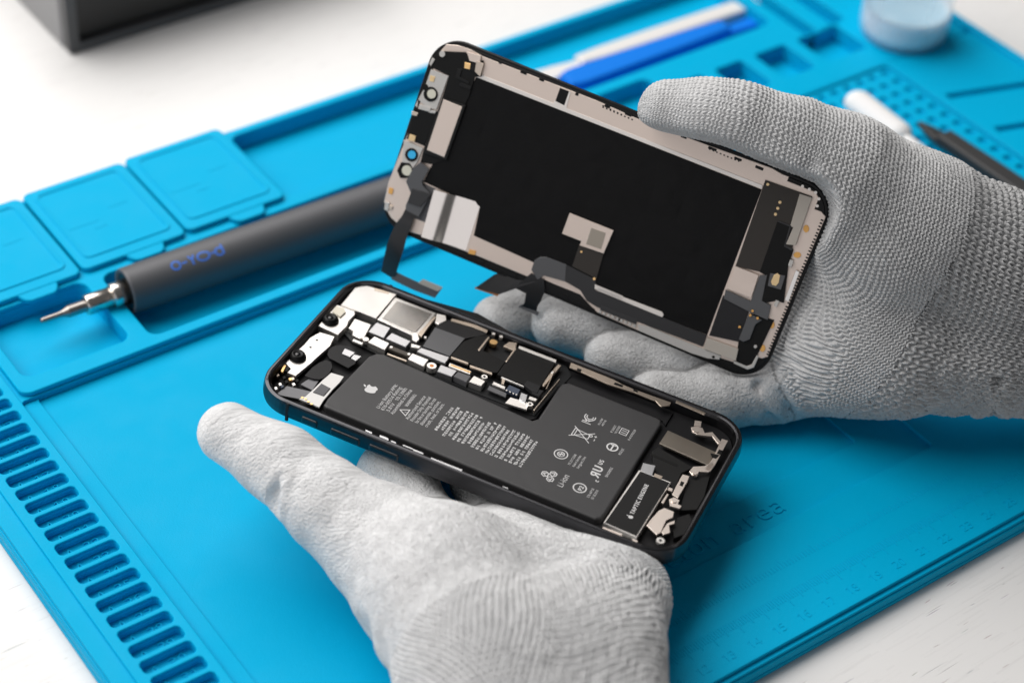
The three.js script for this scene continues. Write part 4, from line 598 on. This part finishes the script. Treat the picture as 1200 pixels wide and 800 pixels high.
// ---------- dark case on the table ----------
{
  const k = group('black_case', -57, 0, -409); tag(k, 'black box with grey edges standing on the white table behind the mat', 'box');
  const W = 150, D = 120, H = 52; const f = rrect(0, W, -H, 0, 2); f.holes.push(rrect(5, W - 5, -H + 5, -4.5, 2, true));
  const fg = new THREE.ExtrudeGeometry(f, { depth: 3 * MM, bevelEnabled: true, bevelSize: 0.5 * MM, bevelOffset: -0.5 * MM, bevelThickness: 0.5 * MM, bevelSegments: 2 }); fg.translate(0, 0, -3 * MM); mesh('front_frame', fg, mt(0.07, 0.07, 0.072, 0.45), k);
  const body = new RoundedBoxGeometry(W * MM, H * MM, (D - 4) * MM, 3, 1.5 * MM); body.translate(W / 2 * MM, H / 2 * MM, (-D / 2 - 4) * MM); mesh('case_body', body, mt(0.26, 0.26, 0.265, 0.5), k);
  const pn = new THREE.BoxGeometry((W - 9) * MM, (H - 9) * MM, 1 * MM); pn.translate(W / 2 * MM, H / 2 * MM, -3.2 * MM); mesh('front_panel', pn, mt(0.004, 0.004, 0.004, 0.35), k);
  shade(k);
}
// ---------- gloved hands: distance fields meshed with surface nets, knit unwrapped along the thumb-to-wrist axis ----------
const stitch = (a, b, deep) => {
  if (deep === 2) { const r = Math.floor(b), f = b - r - 0.5, x = a + (r % 2 ? 0.5 : 0), g = x - Math.floor(x) - 0.5, n = 0.25 * (hash3(Math.floor(x), r, 5) - 0.5); return 1 + n - 0.95 * Math.exp(-(f * f / 0.07 + g * g / 0.055)) - 0.2 * Math.pow(Math.cos(Math.PI * g), 2); }   // a: wale number, b: course number -> height 0..1 of a looped yarn
  const ca = Math.floor(a), x = a - ca, jit = 0.2 * (hash3(ca, Math.floor(b), 31) - 0.5) + 0.5 * (vnoise(a * 0.3, b * 0.3, 9) - 0.5);
  const leg = x < 0.5 ? x * 2 : (1 - x) * 2, ph = b + jit - 0.6 * leg, across = Math.sin(Math.PI * Math.min(1, leg * 0.9 + 0.06));
  const yarn = Math.pow(0.5 + 0.5 * Math.cos(2 * Math.PI * ph), deep ? 0.8 : 0.6);
  const fb = b + jit * 0.5 - Math.floor(b + jit * 0.5) - 0.5, fx = x < 0.5 ? x : x - 1;
  const hole = deep ? 1 - 0.9 * Math.exp(-(fx * fx / 0.03 + fb * fb / 0.06)) : 1;
  return hole * (deep ? 0.3 + 0.7 * yarn : yarn) * (0.35 + 0.65 * across) * (1 - (deep ? 0.5 : 0.35) * Math.pow(leg, 8)) + 0.08 * (hash3(a * 9 | 0, b * 9 | 0, 3) - 0.5);
};
const coatBump = dataTex(512, (u, v) => { const a = tnoise(u * 48, v * 48, 48, 4), b = tnoise(u * 110, v * 110, 110, 6), c = tnoise(u * 20, v * 20, 20, 2); return Math.min(1, Math.max(0, 0.25 + 0.5 * Math.pow(a, 0.6) + 0.25 * b + 0.15 * c)); });
// heathered yarn colour: pale grey with darker fibres
const fibre = (base, spread, flecks) => dataTex(512, (u, v) => { const m = tnoise(u * 9, v * 9, 9, 12), f = tnoise(u * 150, v * 90, 90, 13), k = tnoise(u * 60, v * 44, 44, 14); let c = base + spread * (m - 0.5) + 0.08 * (f - 0.5); if (k > 1 - flecks) c -= 0.22 * (k - 1 + flecks) / flecks; return [c * 0.992, c * 0.997, c]; }, true);
const yarnBump = dataTex(512, (u, v) => 0.3 + 0.7 * tnoise(u * 90, v * 90, 90, 41) * (0.6 + 0.4 * tnoise(u * 200, v * 60, 60, 43)));
function gloveMats(tone, flecks) {
  const col = fibre(tone, 0.03, flecks * 0.5), cc = fibre(tone, 0.075, flecks);
  const m = (map, bump, scale, rough) => new THREE.MeshPhysicalMaterial({ map, bumpMap: bump, bumpScale: scale, roughness: rough, specularIntensity: 0.4, sheen: 0.25, sheenRoughness: 0.6, sheenColor: new THREE.Color(0.5, 0.5, 0.5) });
  return { knit: m(col, yarnBump, 0.0001, 0.95), rib: m(fibre(tone - 0.045, 0.05, flecks), yarnBump, 0.00012, 0.95), coat: m(cc, coatBump, 0.00055, 0.92) };
}
function buildHand(H, opt) {
  const prims = []; let lo = [1e9, 1e9, 1e9], hi = [-1e9, -1e9, -1e9];
  for (const [id, ...pts] of H.chains) for (let i = 0; i < pts.length - 1; i++) prims.push({ id, a: pts[i], b: pts[i + 1] });
  for (const p of prims) for (const q of [p.a, p.b]) for (let k = 0; k < 3; k++) { lo[k] = Math.min(lo[k], q[k] - q[3] - 5); hi[k] = Math.max(hi[k], q[k] + q[3] + 5); }
  const seg = (p, a, b) => { const ab = [b[0] - a[0], b[1] - a[1], b[2] - a[2]], t = Math.max(0, Math.min(1, ((p[0] - a[0]) * ab[0] + (p[1] - a[1]) * ab[1] + (p[2] - a[2]) * ab[2]) / (ab[0] * ab[0] + ab[1] * ab[1] + ab[2] * ab[2]))); const dx = p[0] - a[0] - ab[0] * t, dy = p[1] - a[1] - ab[1] * t, dz = p[2] - a[2] - ab[2] * t; return [Math.sqrt(dx * dx + dy * dy + dz * dz), t]; };
  const ids = [...new Set(prims.map((p) => p.id))];
  // distance of each chain (smooth inside a chain), then a tighter blend between chains
  function sd(p, which) {
    const per = {}; for (const q of prims) { const [d, t] = seg(p, q.a, q.b); const v = d - (q.a[3] + (q.b[3] - q.a[3]) * t); const k = 7; if (per[q.id] === undefined) per[q.id] = v; else { const h = Math.max(k - Math.abs(per[q.id] - v), 0) / k; per[q.id] = Math.min(per[q.id], v) - h * h * k * 0.25; } }
    let d = 1e9, best = 'm', bv = per.m; for (const id of ids) if (id !== 'm') { const v = per[id], k = 0.5, h = Math.max(k - Math.abs(d - v), 0) / k; d = Math.min(d, v) - h * h * k * 0.25; if (v < bv) { bv = v; best = id; } }
    { const v = per.m, k = 9, h = Math.max(k - Math.abs(d - v), 0) / k; d = Math.min(d, v) - h * h * k * 0.25; }
    if (Math.abs(d) < 14) {
      for (const c of H.creases) { const [e] = seg(p, c, [c[3], c[4], c[5]]); if (e < c[6] * 3) d += c[7] * (Math.exp(-e * e / (c[6] * c[6] * 0.5)) - 0.55 * Math.exp(-((e - c[6] * 1.35) ** 2) / (c[6] * c[6] * 0.4))); }
      d += opt.lump * (vnoise(p[0] / 14, p[1] / 14, p[2] / 14) - 0.5) + 0.35 * opt.lump * (vnoise(p[0] / 5, p[1] / 5, p[2] / 5) - 0.5);
      if (opt.cuff) d += opt.cuff(p);
    }
    const fl = opt.floor - p[1]; if (fl > d) d = fl;
    if (opt.press) d = opt.press(p, d);
    if (which === 2) { let o = 1e9; for (const id of ids) if (id !== 'm') o = Math.min(o, per[id]); return Math.max(0, Math.min(1, (o - per.m - 0.5) / 3.5)); }
    return which ? best : d;
  }
  const h = opt.cell, N = [0, 1, 2].map((k) => Math.ceil((hi[k] - lo[k]) / h) + 1), F = new Float32Array(N[0] * N[1] * N[2]);
  // coarse pass first: skip cells far from the surface
  const C = 4; const M3 = N.map((n) => Math.ceil(n / C) + 1), G = new Float32Array(M3[0] * M3[1] * M3[2]);
  for (let k = 0; k < M3[2]; k++) for (let j = 0; j < M3[1]; j++) for (let i = 0; i < M3[0]; i++) G[(k * M3[1] + j) * M3[0] + i] = sd([lo[0] + i * C * h, lo[1] + j * C * h, lo[2] + k * C * h]);
  const reach = C * h * 2.2;
  for (let k = 0; k < N[2]; k++) for (let j = 0; j < N[1]; j++) for (let i = 0; i < N[0]; i++) {
    const g = G[(Math.round(k / C) * M3[1] + Math.round(j / C)) * M3[0] + Math.round(i / C)];
    F[(k * N[1] + j) * N[0] + i] = Math.abs(g) > reach ? g : sd([lo[0] + i * h, lo[1] + j * h, lo[2] + k * h]);
  }
  const idx = new Int32Array(F.length).fill(-1), V = [];
  const at = (i, j, k) => (k * N[1] + j) * N[0] + i;
  for (let k = 0; k < N[2] - 1; k++) for (let j = 0; j < N[1] - 1; j++) for (let i = 0; i < N[0] - 1; i++) {
    let n = 0, s = [0, 0, 0]; const f = []; let mask = 0;
    for (let c = 0; c < 8; c++) { f[c] = F[at(i + (c & 1), j + (c >> 1 & 1), k + (c >> 2))]; if (f[c] < 0) mask |= 1 << c; }
    if (mask === 0 || mask === 255) continue;
    for (let c = 0; c < 8; c++) for (let b = 0; b < 3; b++) { const e = c | 1 << b; if (e === c) continue; if ((f[c] < 0) !== (f[e] < 0)) { const t = f[c] / (f[c] - f[e]); const q = [c & 1, c >> 1 & 1, c >> 2]; q[b] += t; s[0] += q[0]; s[1] += q[1]; s[2] += q[2]; n++; } }
    idx[at(i, j, k)] = V.length; V.push([lo[0] + (i + s[0] / n) * h, lo[1] + (j + s[1] / n) * h, lo[2] + (k + s[2] / n) * h]);
  }
  // pull vertices on to the surface and take normals from the field
  const nor = V.map((p) => { const e = 0.5; let n; for (let it = 0; it < 2; it++) { const d = sd(p); n = [sd([p[0] + e, p[1], p[2]]) - sd([p[0] - e, p[1], p[2]]), sd([p[0], p[1] + e, p[2]]) - sd([p[0], p[1] - e, p[2]]), sd([p[0], p[1], p[2] + e]) - sd([p[0], p[1], p[2] - e])]; const l = Math.hypot(...n) || 1; n = n.map((x) => x / l); if (!it) { const st = Math.max(-0.4, Math.min(0.4, d)) * h; for (let q = 0; q < 3; q++) p[q] -= n[q] * st; } } return n; });
  // unwrap: rows counted along one straight direction, stitches by arc length round a centre line
  const dir = new THREE.Vector3(...H.dir[1]).sub(new THREE.Vector3(...H.dir[0])).normalize(), ref0 = new THREE.Vector3(...opt.ref), e1 = ref0.addScaledVector(dir, -ref0.dot(dir)).normalize(), e2 = new THREE.Vector3().crossVectors(dir, e1), q = new THREE.Vector3();
  const cutS = new THREE.Vector3(...H.cut).dot(dir), ctr = H.axis.map((c) => { const v = new THREE.Vector3(c[0], c[1], c[2]); return [v.dot(dir) - cutS, v.dot(e1), v.dot(e2), c[3]]; });
  const uvOf = (p) => {
    q.set(...p); const s = q.dot(dir) - cutS; let k = 0; while (k < ctr.length - 2 && ctr[k + 1][0] < s) k++; let t = Math.max(0, Math.min(1, (s - ctr[k][0]) / (ctr[k + 1][0] - ctr[k][0]))); t = t * t * (3 - 2 * t); const A = ctr[k], B = ctr[k + 1], c = A.map((x, n) => x + (B[n] - x) * t);
    const y1 = q.dot(e1) - c[1], y2 = q.dot(e2) - c[2]; return [Math.atan2(y2, y1) * c[3], s, c[3], s + 0.9 * (Math.hypot(y1, y2) - c[3])];   // last: row coordinate that also counts the rounded heel
  };
  const UV = V.map(uvOf), chart = V.map((p) => sd(p, 1)), mness = V.map((p) => sd(p, 2));
  // finger charts
  const chains = {}; for (const [id, ...pts] of H.chains) if (id !== 'm') chains[id] = pts;
  V.forEach((p, i) => { const id = chart[i]; if (id === 'm') return; const pts = chains[id]; let b = 1e9, s0 = 0; for (let k = 0; k < pts.length - 1; k++) { const [d, t] = seg(p, pts[k], pts[k + 1]); const a = new THREE.Vector3(...pts[k].slice(0, 3)), c = new THREE.Vector3(...pts[k + 1].slice(0, 3)), l = a.distanceTo(c); if (d < b) { b = d; const g = c.clone().sub(a).normalize(), ref = new THREE.Vector3(...opt.ref).addScaledVector(g, -new THREE.Vector3(...opt.ref).dot(g)).normalize(), e2 = new THREE.Vector3().crossVectors(g, ref); q.set(...p).sub(a); UV[i] = [Math.atan2(q.dot(e2), q.dot(ref)) * 10, s0 + q.dot(g), 10]; } s0 += l; } });
  const bins = { glove: [], cuff: [], fingers: [] };
  const tri = (a, b, c) => { const s = (UV[a][1] + UV[b][1] + UV[c][1]) / 3, ch = [a, b, c].filter((x) => chart[x] !== 'm').length >= 2; const bin = ch || s < opt.coatEnd ? 'fingers' : s > 0 ? 'cuff' : 'glove'; bins[bin].push(a, b, c); };
  for (let k = 1; k < N[2] - 1; k++) for (let j = 1; j < N[1] - 1; j++) for (let i = 1; i < N[0] - 1; i++) {
    const f0 = F[at(i, j, k)];
    for (let b = 0; b < 3; b++) { const o = [0, 0, 0]; o[b] = 1; const f1 = F[at(i + o[0], j + o[1], k + o[2])]; if ((f0 < 0) === (f1 < 0)) continue;
      const u = [0, 0, 0], w = [0, 0, 0]; u[(b + 1) % 3] = 1; w[(b + 2) % 3] = 1;
      const Q = [idx[at(i, j, k)], idx[at(i - u[0], j - u[1], k - u[2])], idx[at(i - u[0] - w[0], j - u[1] - w[1], k - u[2] - w[2])], idx[at(i - w[0], j - w[1], k - w[2])]]; if (Q.some((x) => x < 0)) continue;
      if (f0 < 0) { tri(Q[0], Q[1], Q[2]); tri(Q[0], Q[2], Q[3]); } else { tri(Q[2], Q[1], Q[0]); tri(Q[3], Q[2], Q[0]); } }
  }
  const out = {}, toCam = [-0.47, 0.65, 0.6];
  for (const bin of ['glove', 'cuff', 'fingers']) {
    const T = bins[bin], rel = opt.relief[bin], pos = [], no = [], uv = [];
    for (let t = 0; t < T.length; t += 3) {
      const u0 = UV[T[t]][0], c = [0, 1, 2].map((k) => { const v = T[t + k]; let u = UV[v][0]; const per = 2 * Math.PI * UV[v][2]; if (u - u0 > per / 2) u -= per; else if (u0 - u > per / 2) u += per; return [...V[v], ...nor[v], u, UV[v][1], mness[v], UV[v][3] ?? UV[v][1]]; });
      const facing = Math.max(...c.map((q) => q[3] * toCam[0] + q[4] * toCam[1] + q[5] * toCam[2])), n = rel && facing > -0.25 ? rel.split : 1;
      const P = (i, j) => { const w1 = i / n, w2 = j / n, w0 = 1 - w1 - w2, q = c[0].map((_, k) => c[0][k] * w0 + c[1][k] * w1 + c[2][k] * w2);
        if (rel) { const amp = q[8] * rel.amp * (rel.fade ? Math.max(rel.least ?? 0, Math.min(1, (q[7] - rel.fade[0]) / (rel.fade[1] - rel.fade[0]))) : 1), h = amp * (n > 1 ? stitch(q[6] / rel.wale, q[9] / rel.course, rel.deep) - 0.6 : 0); const l = Math.hypot(q[3], q[4], q[5]); for (let k = 0; k < 3; k++) q[k] += q[3 + k] / l * h; } return q; };
      const put = (...Q) => { if (n > 1) { const [A, B, C] = Q, e = [B[0] - A[0], B[1] - A[1], B[2] - A[2]], f = [C[0] - A[0], C[1] - A[1], C[2] - A[2]], m = [e[1] * f[2] - e[2] * f[1], e[2] * f[0] - e[0] * f[2], e[0] * f[1] - e[1] * f[0]], l = Math.hypot(...m) || 1; for (let k = 0; k < 3; k++) no.push(m[0] / l, m[1] / l, m[2] / l); } else for (const q of Q) no.push(q[3], q[4], q[5]); for (const q of Q) { pos.push(q[0] * MM, q[1] * MM, q[2] * MM); uv.push(q[6] / 22, q[7] / 22); } };
      for (let i = 0; i < n; i++) for (let j = 0; j < n - i; j++) { put(P(i, j), P(i + 1, j), P(i, j + 1)); if (i + j < n - 1) put(P(i + 1, j), P(i + 1, j + 1), P(i, j + 1)); }
    }
    const g = new THREE.BufferGeometry(); g.setAttribute('position', new THREE.Float32BufferAttribute(pos, 3)); g.setAttribute('normal', new THREE.Float32BufferAttribute(no, 3)); g.setAttribute('uv', new THREE.Float32BufferAttribute(uv, 2)); out[bin] = g;
  }
  return out;
}
{
  const mats = gloveMats(0.775, 0.22);
  const D = DATA.ph.D, dot = (p, a) => (p[0] - D.c[0]) * a[0] + (p[1] - D.c[1]) * a[1] + (p[2] - D.c[2]) * a[2];
  const press = (p, d) => {   // the palm gives way round the panel
    const x = dot(p, D.x), v = dot(p, D.z), h = dot(p, D.y); if (x < -20) return d;
    const up = Math.max(h, 0), sx = x - 0.18 * up, sv = v + 0.33 * up, r = 10.6, qx = Math.abs(sx) - 70.9 + r, qv = Math.abs(sv) - 34.6 + r, ease = Math.max(0, Math.min(1, (x - 6) / 30)), lap = sv < 0 ? 4.2 * (1 - ease * ease * (3 - 2 * ease)) : 0;
    const out = Math.hypot(Math.max(qx, 0), Math.max(qv, 0)) + Math.min(Math.max(qx, qv), 0) - r - 0.5 + lap, back = -3.2 - h;
    const e = Math.max(out, back), k = 2, s = -e, w = Math.max(k - Math.abs(d - s), 0) / k; return Math.max(d, s) + w * w * k * 0.25;
  };
  const hand = buildHand(DATA.right, { cell: 1.35, lump: 0.9, floor: 7.7, press, ref: [-0.47, 0.65, 0.6], coatEnd: -999, relief: { glove: { wale: 1.7, course: 1.35, amp: 1.2, split: 5, fade: [-105, -60], least: 0.35 }, cuff: { wale: 2.7, course: 2.6, amp: 1.9, split: 5, deep: 1 } } });
  const r = group('gloved_hand'); tag(r, 'grey knitted glove hand with its thumb over the long edge of the display panel', 'hand', null);
  mesh('glove', hand.glove, mats.knit, r); mesh('cuff', hand.cuff, mats.rib, r); mesh('coated_fingers', hand.fingers, mats.coat, r); shade(r);
}
{
  const mats = gloveMats(0.86, 0.1);
  const hand = buildHand(DATA.left, { cell: 1.35, lump: 1.0, floor: 7.8, ref: [-0.2, 0.9, 0.3], coatEnd: -75, relief: { glove: { wale: 1.4, course: 1.1, amp: 0.5, split: 4, fade: [-60, -15], least: 0.2 }, cuff: { wale: 2.0, course: 1.8, amp: 1.7, split: 4, deep: 2 } } });
  const l = group('gloved_hand'); tag(l, 'pale grey gloved hand, palm up, cradling the opened phone housing', 'hand', null);
  mesh('glove', hand.glove, mats.coat, l); mesh('cuff', hand.cuff, mats.rib, l); mesh('coated_thumb', hand.fingers, mats.coat, l); shade(l);
}
renderer.render(scene, camera);
